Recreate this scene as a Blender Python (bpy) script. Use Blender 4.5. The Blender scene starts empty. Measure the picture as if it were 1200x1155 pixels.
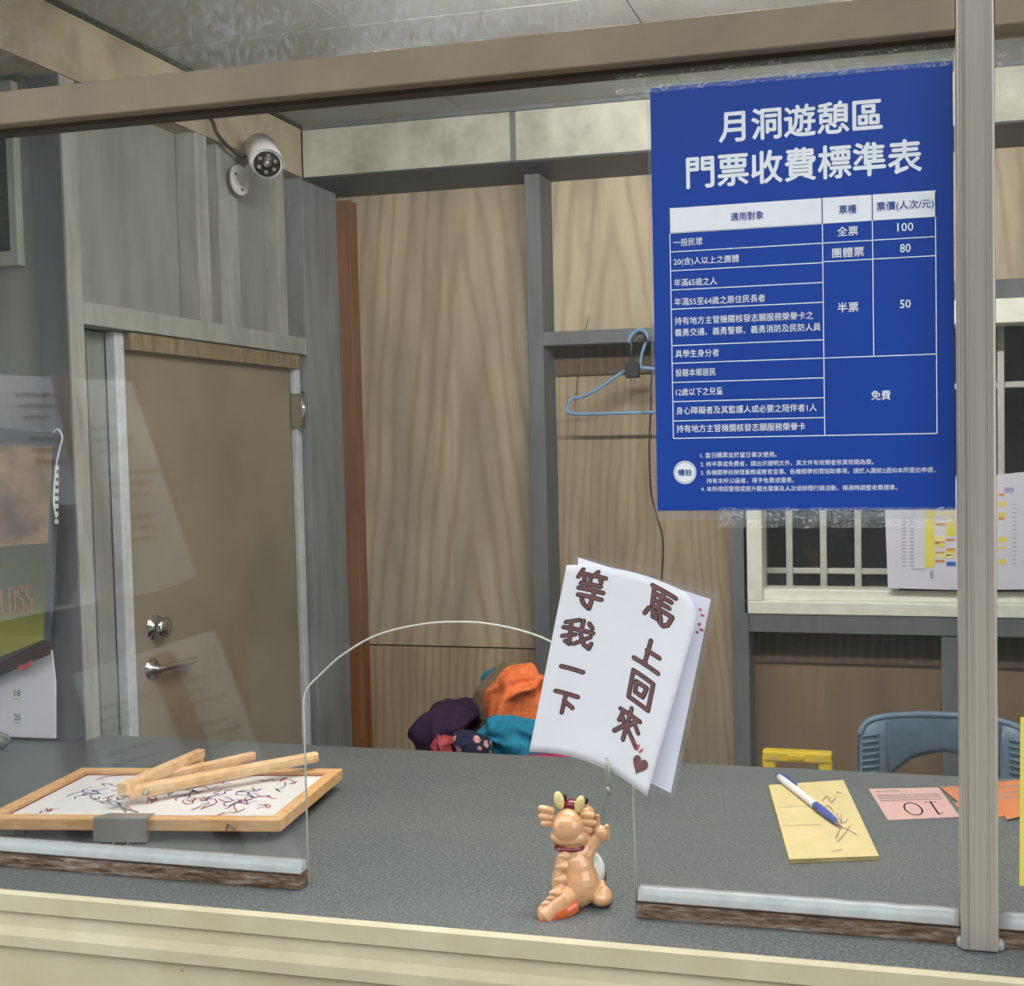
import bpy, bmesh, math, random
from mathutils import Vector, Matrix, noise
V = Vector
random.seed(4)
S = bpy.context.scene
COL = S.collection
PI = math.pi

# ------------------------------------------------------------------ camera
F, PX, PY = 1300.0, 770.0, 577.5
CAM = V((0, -1.396, 1.62))
yaw, pitch, roll = map(math.radians, (13.15, -2.5, -1.04))
R3 = (Matrix.Rotation(yaw, 3, 'Z') @ Matrix.Rotation(PI / 2 + pitch, 3, 'X') @ Matrix.Rotation(roll, 3, 'Z'))
cd = bpy.data.cameras.new('camera')
cam = bpy.data.objects.new('camera', cd); COL.objects.link(cam)
cam.matrix_world = Matrix.Translation(CAM) @ R3.to_4x4()
cd.sensor_fit = 'HORIZONTAL'; cd.sensor_width = 36; cd.lens = F / 1200 * 36
cd.shift_x = (600 - PX) / 1200; cd.shift_y = 0
cd.clip_start = 0.05; cd.clip_end = 100
S.camera = cam

# ------------------------------------------------------------------ world, exposure
w = bpy.data.worlds.new('overcast_sky'); S.world = w; w.use_nodes = True
bg = w.node_tree.nodes['Background']
bg.inputs[0].default_value = (0.93, 0.97, 1.0, 1); bg.inputs[1].default_value = 3.2
S.view_settings.view_transform = 'Standard'; S.view_settings.look = 'None'
S.view_settings.gamma = 1; S.view_settings.use_curve_mapping = False
S.view_settings.exposure = 0.0
try:
    S.cycles.use_denoising = True
    S.cycles.transparent_max_bounces = 16
    S.cycles.max_bounces = 10
    S.cycles.sample_clamp_indirect = 6
except Exception:
    pass


def ray(x, y):
    return R3 @ V(((x - PX) / F, -(y - PY) / F, -1))


def on_z(x, y, z):
    d = ray(x, y); return CAM + d * ((z - CAM.z) / d.z)


def on_y(x, y, Y):
    d = ray(x, y); return CAM + d * ((Y - CAM.y) / d.y)


def on_x(x, y, X):
    d = ray(x, y); return CAM + d * ((X - CAM.x) / d.x)


# ------------------------------------------------------------------ materials
def lin(c):
    return tuple(((v / 255) / 12.92 if v / 255 <= .04045 else ((v / 255 + .055) / 1.055) ** 2.4) for v in c) + (1,)


class NT:
    def __init__(s, name):
        s.m = bpy.data.materials.new(name); s.m.use_nodes = True
        s.t = s.m.node_tree; s.b = s.t.nodes['Principled BSDF']; s.out = s.t.nodes['Material Output']

    def n(s, typ, **k):
        x = s.t.nodes.new(typ)
        for a, v in k.items(): setattr(x, a, v)
        return x

    def l(s, a, b): s.t.links.new(a, b)

    def coord(s, scale=(1, 1, 1), loc=(0, 0, 0), rot=(0, 0, 0)):
        tc = s.n('ShaderNodeTexCoord'); mp = s.n('ShaderNodeMapping')
        mp.inputs['Scale'].default_value = scale; mp.inputs['Location'].default_value = loc
        mp.inputs['Rotation'].default_value = rot
        s.l(tc.outputs['Object'], mp.inputs[0]); return mp.outputs[0]

    def noise(s, vec, scale, detail=4, rough=.6, dist=0):
        x = s.n('ShaderNodeTexNoise'); x.inputs['Scale'].default_value = scale
        x.inputs['Detail'].default_value = detail; x.inputs['Roughness'].default_value = rough
        x.inputs['Distortion'].default_value = dist
        s.l(vec, x.inputs['Vector']); return x.outputs['Fac']

    def ramp(s, fac, stops):
        x = s.n('ShaderNodeValToRGB'); e = x.color_ramp.elements
        while len(e) < len(stops): e.new(.5)
        for i, (p, c) in enumerate(stops):
            e[i].position = p; e[i].color = c if isinstance(c, tuple) and len(c) == 4 else lin(c)
        s.l(fac, x.inputs[0]); return x.outputs[0]

    def mix(s, fac, a, b, mode='MIX'):
        x = s.n('ShaderNodeMix', data_type='RGBA', blend_type=mode)
        for i, v in ((0, fac), (6, a), (7, b)):
            if hasattr(v, 'is_output'): s.l(v, x.inputs[i])
            elif i == 0: x.inputs[0].default_value = v
            else: x.inputs[i].default_value = lin(v) if max(v) > 1 or len(v) == 3 else v
        return x.outputs[2]

    def math(s, op, a, b=None):
        x = s.n('ShaderNodeMath', operation=op)
        for i, v in ((0, a), (1, b)):
            if v is None: continue
            if hasattr(v, 'is_output'): s.l(v, x.inputs[i])
            else: x.inputs[i].default_value = v
        return x.outputs[0]

    def bump(s, h, strength=.3, dist=.002):
        x = s.n('ShaderNodeBump'); x.inputs['Strength'].default_value = strength
        x.inputs['Distance'].default_value = dist
        s.l(h, x.inputs['Height']); s.l(x.outputs[0], s.b.inputs['Normal'])

    def base(s, c):
        if hasattr(c, 'is_output'): s.l(c, s.b.inputs['Base Color'])
        else: s.b.inputs['Base Color'].default_value = lin(c)

    def set(s, **k):
        for a, v in k.items(): s.b.inputs[a.replace('_', ' ')].default_value = v
        return s


def plain(name, c, rough=.5, metal=0, vary=.12, scale=30, coat=0, bump=0, stretch=(1, 1, 1)):
    t = NT(name); n = t.noise(t.coord(stretch), scale, 4)
    lo = tuple(max(0, v * (1 - vary)) for v in c); hi = tuple(min(255, v * (1 + vary)) for v in c)
    t.base(t.ramp(n, [(.3, lo), (.7, hi)])); t.set(Roughness=rough, Metallic=metal, Coat_Weight=coat)
    if bump: t.bump(n, bump)
    return t.m


def m_ply(name, x0, zc, base=(184, 165, 130), k=5.0, s=.55, freq=24):
    t = NT(name); co = t.coord()
    dn = t.noise(t.coord((5, 5, 1.2)), 1.3, 3)
    sx = t.n('ShaderNodeSeparateXYZ'); t.l(co, sx.inputs[0])
    dx = t.math('ADD', t.math('SUBTRACT', sx.outputs[0], x0), t.math('MULTIPLY', t.math('SUBTRACT', dn, .5), .09))
    q = t.math('MULTIPLY', dx, k)
    r = t.math('SQRT', t.math('ADD', t.math('MULTIPLY', q, q), .02))
    v = t.math('ADD', r, t.math('MULTIPLY', sx.outputs[2], s))
    wv = t.math('SINE', t.math('MULTIPLY', v, freq))
    wv = t.math('MULTIPLY', t.math('ADD', wv, 1), .5)
    fine = t.noise(t.coord((90, 90, 2)), 2, 5)
    big = t.noise(t.coord((5, 5, .8)), 1.6, 4)
    d = tuple(int(x * .80) for x in base); l = tuple(min(255, int(x * 1.10)) for x in base)
    c = t.ramp(big, [(.3, d), (.7, l)])
    c = t.mix(t.math('MULTIPLY', t.math('POWER', wv, 3), .42), c, (132, 108, 78))
    c = t.mix(t.math('MULTIPLY', fine, .45), c, tuple(int(x * .86) for x in base))
    vo = t.n('ShaderNodeTexVoronoi'); vo.inputs['Scale'].default_value = 3.2; t.l(t.coord((1, 1, .8), (.4, 0, .3)), vo.inputs['Vector'])
    kn = t.ramp(vo.outputs['Distance'], [(.02, (1, 1, 1, 1)), (.05, (0, 0, 0, 1))])
    c = t.mix(t.math('MULTIPLY', kn, .7), c, (110, 84, 56))
    t.base(c); t.set(Roughness=.62); return t.m


def m_stained(name, c, stain, sc=3, streak=(6, 6, 1), rough=.7, amt=(.42, .68)):
    t = NT(name); n = t.noise(t.coord(streak), sc, 6, .65); n2 = t.noise(t.coord(), 60, 3)
    a = t.ramp(n, [(amt[0], c), (amt[1], stain)])
    a = t.mix(t.math('MULTIPLY', n2, .25), a, tuple(int(v * .85) for v in c))
    t.base(a); t.set(Roughness=rough); t.bump(n2, .15); return t.m


MT = {}
MT['ply1'] = m_ply('plywood_arched_grain', -1.36, 1.9, (190, 176, 150))
MT['ply2'] = m_ply('plywood_pale', -.88, 2.1, (200, 186, 158), k=5)
MT['ply3'] = m_ply('plywood_warm', -.7, 1.0, (178, 160, 132), k=9)
MT['ply4'] = m_ply('plywood_brown', -.2, .3, (140, 116, 84), k=9)
MT['ply_dark'] = m_ply('plywood_dark_brown', .1, .3, (96, 76, 56), k=9)
MT['stud'] = m_stained('blue_grey_paint', (112, 117, 120), (94, 98, 100), 4)
MT['stud_left'] = m_stained('light_grey_paint', (170, 172, 165), (146, 148, 141), 5)
MT['sheet'] = m_stained('grey_wall_sheet', (152, 155, 150), (132, 135, 130), 2)
MT['stud_corner'] = m_stained('blue_grey_light_paint', (146, 150, 152), (124, 128, 130), 4)
MT['beam'] = m_stained('mould_stained_board', (204, 205, 190), (146, 147, 130), 2.6, (2.5, 2.5, 2), .75, (.38, .72))
MT['beam_left'] = m_stained('tan_stained_board', (184, 172, 146), (142, 130, 106), 2.5, (3, 3, 2), .75)
MT['ceil'] = m_stained('grey_ceiling_board', (178, 178, 174), (146, 147, 142), 2, (1, 1, 1), .6)
MT['joint'] = plain('dark_joint', (58, 56, 50), .8)
MT['trim_brown'] = m_stained('brown_timber', (142, 98, 60), (112, 74, 46), 3, (20, 20, 1))
MT['door'] = m_stained('tan_stained_door', (152, 140, 114), (130, 118, 94), 2.2, (1.5, 1.5, 1), .55)
MT['head'] = m_stained('tan_head_board', (150, 134, 102), (112, 92, 64), 8)
MT['jamb'] = plain('pale_blue_white_paint', (206, 212, 216), .45, vary=.06)
MT['alu'] = plain('worn_aluminium', (188, 180, 170), .30, .45, .06, 8, bump=0, stretch=(30, 30, .3))
MT['alu_bar'] = plain('bronze_aluminium', (150, 134, 112), .45, .3, .06, 8, stretch=(1, 1, 1))
MT['alu_dark'] = plain('dark_aluminium_and_shade', (70, 62, 54), .5, .5, .1)  # dark rail metal, also the painted shade under the head bar
MT['chrome'] = plain('chrome', (214, 214, 212), .14, 1, .03)
MT['steel'] = plain('brushed_steel', (160, 158, 150), .35, .55, .06)
MT['black'] = plain('black_plastic', (26, 27, 29), .4)
MT['white_paint'] = plain('ivory_window_frame', (238, 240, 226), .45, vary=.04)
MT['white'] = plain('white_plastic', (226, 226, 224), .35, vary=.03)
MT['paper'] = plain('white_paper', (228, 227, 234), .7, vary=.015, scale=6)
MT['paper2'] = plain('bluish_paper', (224, 224, 238), .7, vary=.015, scale=6)
MT['bluegrey'] = plain('faded_blue_grey_plastic', (104, 130, 150), .42, vary=.06)
MT['yellow'] = plain('yellow_plastic', (226, 196, 34), .4, vary=.05)
MT['pad'] = plain('pale_yellow_paper', (208, 192, 138), .7, vary=.03)
MT['padedge'] = plain('pad_edge', (196, 176, 108), .8)
MT['pink'] = plain('pink_ticket_paper', (204, 166, 160), .7, vary=.02)
MT['orange_t'] = plain('orange_ticket_paper', (204, 124, 74), .7, vary=.02)
MT['ink'] = plain('dark_ink', (42, 38, 40), .7)
MT['ink_soft'] = plain('faded_ink', (140, 130, 120), .7)
MT['brown_ink'] = plain('brown_marker', (118, 78, 78), .7, vary=.1, scale=120)
MT['red_ink'] = plain('red_ink', (196, 78, 78), .7)
MT['blue_ink'] = plain('blue_ink', (60, 76, 150), .7)
MT['grey_ink'] = plain('grey_ink', (150, 150, 160), .7)
MT['pine'] = m_stained('pine_wood', (222, 178, 122), (196, 146, 92), 4, (4, 30, 30), .5)
MT['pine_stick'] = m_stained('pine_stick', (234, 196, 146), (206, 160, 108), 5, (10, 10, 10), .5)
MT['blue_p'] = plain('poster_blue', (20, 66, 160), .38, vary=.04, scale=4, coat=.25)
MT['print_white'] = plain('poster_white_print', (240, 244, 250), .5, vary=.01)
MT['skin'] = plain('peach_glaze', (216, 164, 118), .28, vary=.04, scale=80, coat=.8)
MT['horn'] = plain('cream_yellow_glaze', (226, 208, 142), .3, vary=.05, coat=.6)
MT['collar'] = plain('dark_red_glaze', (112, 22, 34), .25, coat=.7)
MT['bellyw'] = plain('white_glaze', (224, 224, 220), .25, vary=.04, coat=.7)
MT['orange_g'] = plain('orange_glaze', (206, 96, 44), .3, coat=.6, vary=.1, scale=200)
MT['teal'] = plain('teal_cloth', (24, 118, 148), .85, bump=.3, scale=60)
MT['purple'] = plain('dark_purple_cloth', (44, 22, 54), .9, bump=.3, scale=60)
MT['orange'] = plain('orange_cloth', (226, 118, 66), .85, bump=.3, scale=60)
MT['olive'] = plain('grey_brown_cloth', (118, 104, 82), .9, bump=.3, scale=60)
MT['magenta'] = plain('magenta_cloth', (150, 36, 76), .8)
MT['redlining'] = plain('dark_red_lining', (150, 54, 62), .6)
MT['wire'] = plain('dark_cable', (62, 54, 46), .6)
MT['hanger'] = plain('pale_blue_plastic', (124, 164, 204), .4, vary=.05)
MT['sealant'] = plain('white_sealant', (158, 162, 162), .3, vary=.06, scale=25, bump=.1)
MT['stone'] = plain('speckled_stone', (92, 92, 92), .35, vary=.7, scale=220)
MT['view_blocker'] = plain('dark_sky_blocker', (38, 42, 34), .9)
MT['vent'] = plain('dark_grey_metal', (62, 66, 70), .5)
MT['desk'] = plain('dark_desk_wood', (104, 80, 58), .6)
MT['concrete'] = plain('concrete', (118, 116, 110), .85, scale=4)
MT['lampbody'] = plain('lamp_body', (210, 210, 205), .5)


def m_counter():
    t = NT('grey_speckled_laminate')
    sp = t.noise(t.coord(), 200, 4, .8); sp2 = t.noise(t.coord(), 520, 2, .7)
    big = t.noise(t.coord((1, 2, 1)), 3, 5)
    c = t.ramp(sp, [(.36, (38, 43, 47)), (.5, (82, 89, 92)), (.66, (142, 150, 152))])
    c = t.mix(.4, c, t.ramp(sp2, [(.4, (58, 62, 63)), (.6, (112, 118, 117))]))
    sc = t.noise(t.coord((4, 40, 1), rot=(0, 0, .5)), 2.2, 5)
    c = t.mix(t.ramp(sc, [(.62, (0, 0, 0, 1)), (.82, (.35, .35, .35, 1))]), c, (170, 172, 168))
    c = t.mix(t.ramp(big, [(.4, (0, 0, 0, 1)), (.8, (.3, .3, .3, 1))]), c, (118, 118, 108))
    t.base(c); t.set(Roughness=.42); t.bump(sp, .08)
    return t.m


MT['counter'] = m_counter()


def m_cream():
    t = NT('cream_paint_chipped')
    n = t.noise(t.coord((1, 1, 1)), 9, 5); n2 = t.noise(t.coord(), 55, 4, .7)
    c = t.ramp(n, [(.35, (190, 179, 146)), (.7, (206, 197, 166))])
    c = t.mix(t.ramp(n2, [(.70, (0, 0, 0, 1)), (.73, (1, 1, 1, 1))]), c, (84, 70, 48))
    t.base(c); t.set(Roughness=.5); t.bump(n2, .2); return t.m


MT['cream'] = m_cream()


def m_dirtyrail():
    t = NT('dirty_aluminium_rail')
    n = t.noise(t.coord((9, 9, 60)), 3, 6, .7)
    t.base(t.ramp(n, [(.36, (78, 54, 38)), (.52, (134, 110, 90)), (.7, (182, 172, 164))]))
    t.set(Metallic=.35, Roughness=.45); return t.m


MT['rail'] = m_dirtyrail()


def m_glass(name, haze=.02, hazecol=(200, 210, 220), streak=False, tint=.97, lo=.24, hi=.40):
    t = NT(name); N = t.t.nodes; N.remove(t.b)
    tr = t.n('ShaderNodeBsdfTransparent'); tr.inputs[0].default_value = (tint, tint, tint, 1)
    gl = t.n('ShaderNodeBsdfGlossy'); gl.inputs['Roughness'].default_value = .0
    fr = t.n('ShaderNodeFresnel'); ge = t.n('ShaderNodeNewGeometry')     # same air-to-sheet reflection on both faces of the thin sheet
    t.l(t.math('ADD', 1.49, t.math('MULTIPLY', ge.outputs['Backfacing'], 1 / 1.49 - 1.49)), fr.inputs[0])
    mx = t.n('ShaderNodeMixShader'); t.l(fr.outputs[0], mx.inputs[0]); t.l(tr.outputs[0], mx.inputs[1]); t.l(gl.outputs[0], mx.inputs[2])
    df = t.n('ShaderNodeBsdfDiffuse'); df.inputs[0].default_value = lin(hazecol)
    n = t.noise(t.coord((1, 1, 1)), 2.5, 6, .6)
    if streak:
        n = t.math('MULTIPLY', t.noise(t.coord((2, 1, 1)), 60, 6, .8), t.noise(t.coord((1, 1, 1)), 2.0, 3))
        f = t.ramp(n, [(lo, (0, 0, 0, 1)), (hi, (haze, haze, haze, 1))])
    else:
        f = t.ramp(n, [(.3, (haze * .4,) * 3 + (1,)), (.8, (haze,) * 3 + (1,))])
    m2 = t.n('ShaderNodeMixShader'); t.l(f, m2.inputs[0]); t.l(mx.outputs[0], m2.inputs[1]); t.l(df.outputs[0], m2.inputs[2])
    t.l(m2.outputs[0], t.out.inputs[0]); return t.m


MT['glass'] = m_glass('acrylic_sheet', .016)
MT['glass_top'] = m_glass('dust_and_reflection_glass', .22, (215, 222, 232), True)  # pale streaks paint milky reflections along with dust
MT['laminate'] = m_glass('clear_laminate', .10)
def m_tape():
    t = NT('clear_tape'); t.t.nodes.remove(t.b)
    tr = t.n('ShaderNodeBsdfTransparent'); df = t.n('ShaderNodeBsdfDiffuse'); df.inputs[0].default_value = lin((238, 240, 242))
    n = t.noise(t.coord((1, 1, 1.6)), 55, 3, .5, 1.5)
    cr = t.math('ABSOLUTE', t.math('SUBTRACT', n, .5))
    f = t.ramp(cr, [(0, (.55, .55, .55, 1)), (.02, (.10, .10, .10, 1)), (.2, (.07, .07, .07, 1))])
    m = t.n('ShaderNodeMixShader'); t.l(f, m.inputs[0]); t.l(tr.outputs[0], m.inputs[1]); t.l(df.outputs[0], m.inputs[2])
    t.l(m.outputs[0], t.out.inputs[0]); return t.m


MT['tape'] = m_tape()
MT['glass_back'] = m_glass('back_window_glass', .03, (120, 125, 110))


def m_edge():
    t = NT('acrylic_cut_edge'); t.base((206, 208, 196)); t.set(Roughness=.3); return t.m


MT['edge'] = m_edge()


def m_floral():
    t = NT('navy_floral_cloth'); vo = t.n('ShaderNodeTexVoronoi'); vo.inputs['Scale'].default_value = 26
    t.l(t.coord(), vo.inputs['Vector'])
    f = t.ramp(vo.outputs['Distance'], [(.20, (1, 1, 1, 1)), (.30, (0, 0, 0, 1))])
    c = t.ramp(t.noise(t.coord(), 90, 3), [(.42, (206, 120, 138)), (.52, (222, 200, 184)), (.64, (120, 130, 90))])
    t.base(t.mix(f, (26, 30, 58), c)); t.set(Roughness=.85); return t.m


MT['floral'] = m_floral()


def emis(name, col, st):
    t = NT(name); t.set(Emission_Strength=st); t.b.inputs['Emission Color'].default_value = col; t.base((240, 240, 240)); return t.m


# ------------------------------------------------------------------ mesh helpers
def link(name, me, m, parent=None):
    o = bpy.data.objects.new(name, me); COL.objects.link(o)
    for mm in (m if isinstance(m, (list, tuple)) else [m]): me.materials.append(mm)
    if parent is not None:
        o.parent = parent; o.matrix_parent_inverse = Matrix.Translation(-parent.location)
    return o


def done(name, bm, m, parent=None, smooth=False):
    bmesh.ops.recalc_face_normals(bm, faces=bm.faces)
    me = bpy.data.meshes.new(name); bm.to_mesh(me); bm.free()
    if smooth:
        for p in me.polygons: p.use_smooth = True
    return link(name, me, m, parent)


def thing(name, label, cat, loc, group=None, kind=None):
    o = bpy.data.objects.new(name, None); COL.objects.link(o); o.location = loc; o.empty_display_size = .05
    return tag(o, label, cat, group, kind)


def tag(o, label, cat, group=None, kind=None):
    o['label'] = label; o['category'] = cat
    if group: o['group'] = group
    if kind: o['kind'] = kind
    return o


def struct(o):
    o['kind'] = 'structure'; return o


def sthing(name, loc=(0, 0, 0)):
    o = bpy.data.objects.new(name, None); COL.objects.link(o); o.location = loc; o['kind'] = 'structure'; return o


def bx(bm, x0, x1, y0, y1, z0, z1, bev=0, M=None):
    r = bmesh.ops.create_cube(bm, size=1)
    vs = r['verts']
    for v in vs:
        v.co = V(((x0 + x1) / 2 + v.co.x * (x1 - x0), (y0 + y1) / 2 + v.co.y * (y1 - y0), (z0 + z1) / 2 + v.co.z * (z1 - z0)))
    if bev:
        es = list({e for v in vs for e in v.link_edges})
        rr = bmesh.ops.bevel(bm, geom=es, offset=bev, segments=2, affect='EDGES', profile=.5)
        vs = list({v for f in rr['faces'] for v in f.verts} | {v for v in vs if v.is_valid})
    if M is not None:
        for v in vs: v.co = M @ v.co


def box(name, m, parent, *a, bev=0, M=None):
    bm = bmesh.new(); bx(bm, *a, bev=bev, M=M); return done(name, bm, m, parent)


def tube(bm, pts, r, n=10, caps=True):
    pts = [V(p) for p in pts]; rs = r if isinstance(r, (list, tuple)) else [r] * len(pts)
    prev = None; rings = []
    for i, p in enumerate(pts):
        a = pts[max(0, i - 1)]; b = pts[min(len(pts) - 1, i + 1)]; t = (b - a).normalized()
        if prev is None:
            u = t.orthogonal().normalized()
        else:
            u = (prev - t * prev.dot(t)).normalized()
        prev = u; w_ = t.cross(u)
        rings.append([bm.verts.new(p + (u * math.cos(2 * PI * k / n) + w_ * math.sin(2 * PI * k / n)) * rs[i]) for k in range(n)])
    for A, B in zip(rings, rings[1:]):
        for k in range(n): bm.faces.new((A[k], A[(k + 1) % n], B[(k + 1) % n], B[k]))
    if caps: bm.faces.new(rings[0][::-1]); bm.faces.new(rings[-1])


def tb(name, m, parent, pts, r, n=10):
    bm = bmesh.new(); tube(bm, pts, r, n); return done(name, bm, m, parent, True)


def ell(bm, c, r, rot=None, seg=20):
    res = bmesh.ops.create_uvsphere(bm, u_segments=seg, v_segments=seg // 2 + 2, radius=1)
    for v in res['verts']:
        p = V((v.co.x * r[0], v.co.y * r[1], v.co.z * r[2]))
        if rot is not None: p = rot @ p
        v.co = p + V(c)


def spline(pts, n=8):
    pts = [V(p) for p in pts]; out = []
    P = [pts[0]] + pts + [pts[-1]]
    for i in range(1, len(P) - 2):
        for k in range(n):
            t = k / n; a, b, c, d = P[i - 1], P[i], P[i + 1], P[i + 2]
            out.append(.5 * ((2 * b) + (c - a) * t + (2 * a - 5 * b + 4 * c - d) * t * t + (3 * b - a - 3 * c + d) * t ** 3))
    out.append(pts[-1]); return out


def plate(name, m, parent, pts, ext, bev=0):
    """polygon in space extruded along vector ext"""
    bm = bmesh.new(); vs = [bm.verts.new(p) for p in pts]; f = bm.faces.new(vs)
    r = bmesh.ops.extrude_face_region(bm, geom=[f]); e = V(ext)
    for g in r['geom']:
        if isinstance(g, bmesh.types.BMVert): g.co += e
    bmesh.ops.triangulate(bm, faces=[f_ for f_ in bm.faces if len(f_.verts) > 4], ngon_method='EAR_CLIP')
    return done(name, bm, m, parent)


# text: every item (string, x0, x1, yc, h) fitted into the box, mapped by fn(x, y)
def text_bm(bm, items, fn, bold=0.0):
    dg = None
    for (s, x0, x1, yc, h) in items:
        cu = bpy.data.curves.new('t', 'FONT'); cu.body = s; cu.size = 1; cu.resolution_u = 2
        o = bpy.data.objects.new('t', cu); COL.objects.link(o)
        dg = bpy.context.evaluated_depsgraph_get(); dg.update()
        me = bpy.data.meshes.new_from_object(o.evaluated_get(dg))
        vs = me.vertices
        if len(vs):
            ax, bx_ = min(v.co.x for v in vs), max(v.co.x for v in vs)
            ay, by = min(v.co.y for v in vs), max(v.co.y for v in vs)
            for ci, (sx, sy) in enumerate(((0, 0),) if bold <= 0 else ((-bold, 0), (bold, 0), (0, bold), (0, -bold))):
              nv = [bm.verts.new(fn(x0 + (v.co.x + sx - ax) / (bx_ - ax) * (x1 - x0), yc + ((v.co.y + sy - ay) / (by - ay) - .5) * h)) for v in vs]
              for q_ in nv: q_.co += (CAM - q_.co).normalized() * .00006 * ci
              for p in me.polygons:
                  try: bm.faces.new([nv[i] for i in p.vertices])
                  except ValueError: pass
        bpy.data.objects.remove(o); bpy.data.meshes.remove(me); bpy.data.curves.remove(cu)


def text(name, m, parent, items, fn, bold=0.0):
    bm = bmesh.new(); text_bm(bm, items, fn, bold)
    me = bpy.data.meshes.new(name); bm.to_mesh(me); bm.free(); return link(name, me, m, parent)


def ribbon(bm, pts, wd, fn, n=10):
    """flat brush stroke with round ends in 2-D, mapped by fn"""
    for a, b in zip(pts, pts[1:]):
        a = V((a[0], a[1])); b = V((b[0], b[1])); d = (b - a)
        if d.length < 1e-9: continue
        d.normalize(); p = V((-d.y, d.x)); k = max(1, int((b - a).length / (wd * 1.5)))
        pr = None
        for i in range(k + 1):
            c = a.lerp(b, i / k); q = (bm.verts.new(fn(*(c + p * wd / 2))), bm.verts.new(fn(*(c - p * wd / 2))))
            if pr: bm.faces.new((pr[0], pr[1], q[1], q[0]))
            pr = q
        for c in (a, b):
            bm.faces.new([bm.verts.new(fn(c.x + math.cos(t * 2 * PI / n) * wd / 2, c.y + math.sin(t * 2 * PI / n) * wd / 2)) for t in range(n)])


def flat(name, m, parent, bm):
    me = bpy.data.meshes.new(name); bm.to_mesh(me); bm.free(); return link(name, me, m, parent)


def rects(name, m, parent, rs, fn):
    bm = bmesh.new()
    for x0, x1, y0, y1 in rs: bm.faces.new([bm.verts.new(fn(x, y)) for x, y in ((x0, y0), (x1, y0), (x1, y1), (x0, y1))])
    return flat(name, m, parent, bm)


# ================================================================== SETTING
XL, YB, ZC, XR = -1.82, 1.85, 2.575, 1.40     # room shell
XS = -1.762                                      # face of the left studs
box('floor', MT['concrete'], None, -2.34, 1.8, -.06, 2.0, -.05, 0)['kind'] = 'structure'
wb = struct(box('wall_back', MT['joint'], None, -1.95, -.475, 1.862, 1.93, 0, ZC))
wl = struct(box('wall_left', MT['joint'], None, -1.93, -1.835, .655, 1.93, 0, ZC))
wa = struct(box('wall_alcove', MT['sheet'], None, -2.42, -2.34, -.06, .655, 0, ZC))
wr = struct(box('wall_right', MT['sheet'], None, XR, XR + .08, -.06, 1.93, 0, ZC))
ce = struct(box('ceiling', MT['joint'], None, -2.42, 1.5, -.06, 1.93, ZC + .012, ZC + .08))

# ceiling boards with narrow recessed joints
xs = [-2.34, on_z(405, 28, ZC).x, on_z(540, 120, ZC).x + .62, .95, 1.5]; xs.sort()
ys = [-.06, .93, 1.64]
for a, b in zip(xs, xs[1:]):
    for c, d in zip(ys, ys[1:]):
        box('ceiling_board', MT['ceil'], ce, a + .002, b - .002, c + .002, d - .002, ZC, ZC + .012)

# --- back wall
def back_panel(name, m, x0, x1, z0, z1, y=YB):
    return box(name, m, wb, x0, x1, y, y + .012, z0, z1)


zs = 1.0
back_panel('plywood_panel', MT['ply1'], -1.80, -1.075, .995, 2.47)
back_panel('plywood_panel', MT['ply3'], -1.80, -1.075, 0, .990, YB + .002)
back_panel('plywood_panel', MT['ply2'], -1.10, -.475, 1.92, 2.47)
back_panel('plywood_panel', MT['ply3'], -1.10, -.475, 0, 1.90)
for x0, x1, z0, z1, y0 in ((-1.118, -1.070, 0, 2.45, 1.74), (-.518, -.47, 0, 2.45, 1.74), (.065, .115, 0, 1.076, 1.75)):
    box('stud', MT['stud'], wb, x0, x1, y0, YB, z0, z1, bev=.002)
# region below the window
for i, (x0, x1) in enumerate(((-.47, .065), (.115, 1.40))):
    box('plywood_panel', MT['ply4'], wb, x0, x1, YB, YB + .012, 0, 1.08)
    box('plywood_panel', MT['ply_dark'], wb, x0, x1, YB - .012, YB, .975, 1.08)
box('window_rail', MT['stud'], wb, -.47, 1.40, 1.745, YB, 1.078, 1.130, bev=.002)
box('window_rail', MT['stud'], wb, -.47, 1.40, 1.76, YB, 1.997, 2.05, bev=.002)
back_panel('plywood_panel', MT['ply2'], -.475, 1.40, 2.04, 2.47)
box('backing', MT['joint'], wb, -.475, 1.4, 1.862, 1.93, 0, 1.09)
box('backing', MT['joint'], wb, -.475, 1.4, 1.862, 1.93, 2.03, ZC)
# short rail that the hanger hooks over
sr = box('shelf_rail', MT['stud'], wb, -1.07, -.518, 1.74, 1.80, 1.918, 1.958, bev=.002)
box('shelf_backboard', MT['ply_dark'], wb, -1.07, -.518, YB - .012, YB, 1.835, 1.93)
# soffit beam boards
for x0, x1 in ((-1.755, -1.108), (-1.090, .30), (.31, 1.40)):
    box('beam_board', MT['beam'], wb, x0, x1, 1.60, YB, 2.427, ZC)
box('beam_joint_strip', MT['stud'], wb, -1.107, -1.091, 1.607, YB, 2.427, ZC)
box('soffit_shade', MT['vent'], wb, -1.76, 1.4, 1.601, YB, 2.421, 2.427)  # dark strip added as painted shade on the beam underside
box('corner_board', MT['trim_brown'], wb, -1.768, -1.718, 1.80, YB, 0, 2.40, bev=.003)
box('cornice_strip', MT['stud'], wb, -1.755, 1.4, 1.592, 1.60, ZC - .012, ZC)

# --- left wall
def left_box(name, m, y0, y1, z0, z1, x0=XL, x1=None, bev=0):
    return box(name, m, wl, x0, XS if x1 is None else x1, y0, y1, z0, z1, bev=bev)


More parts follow.
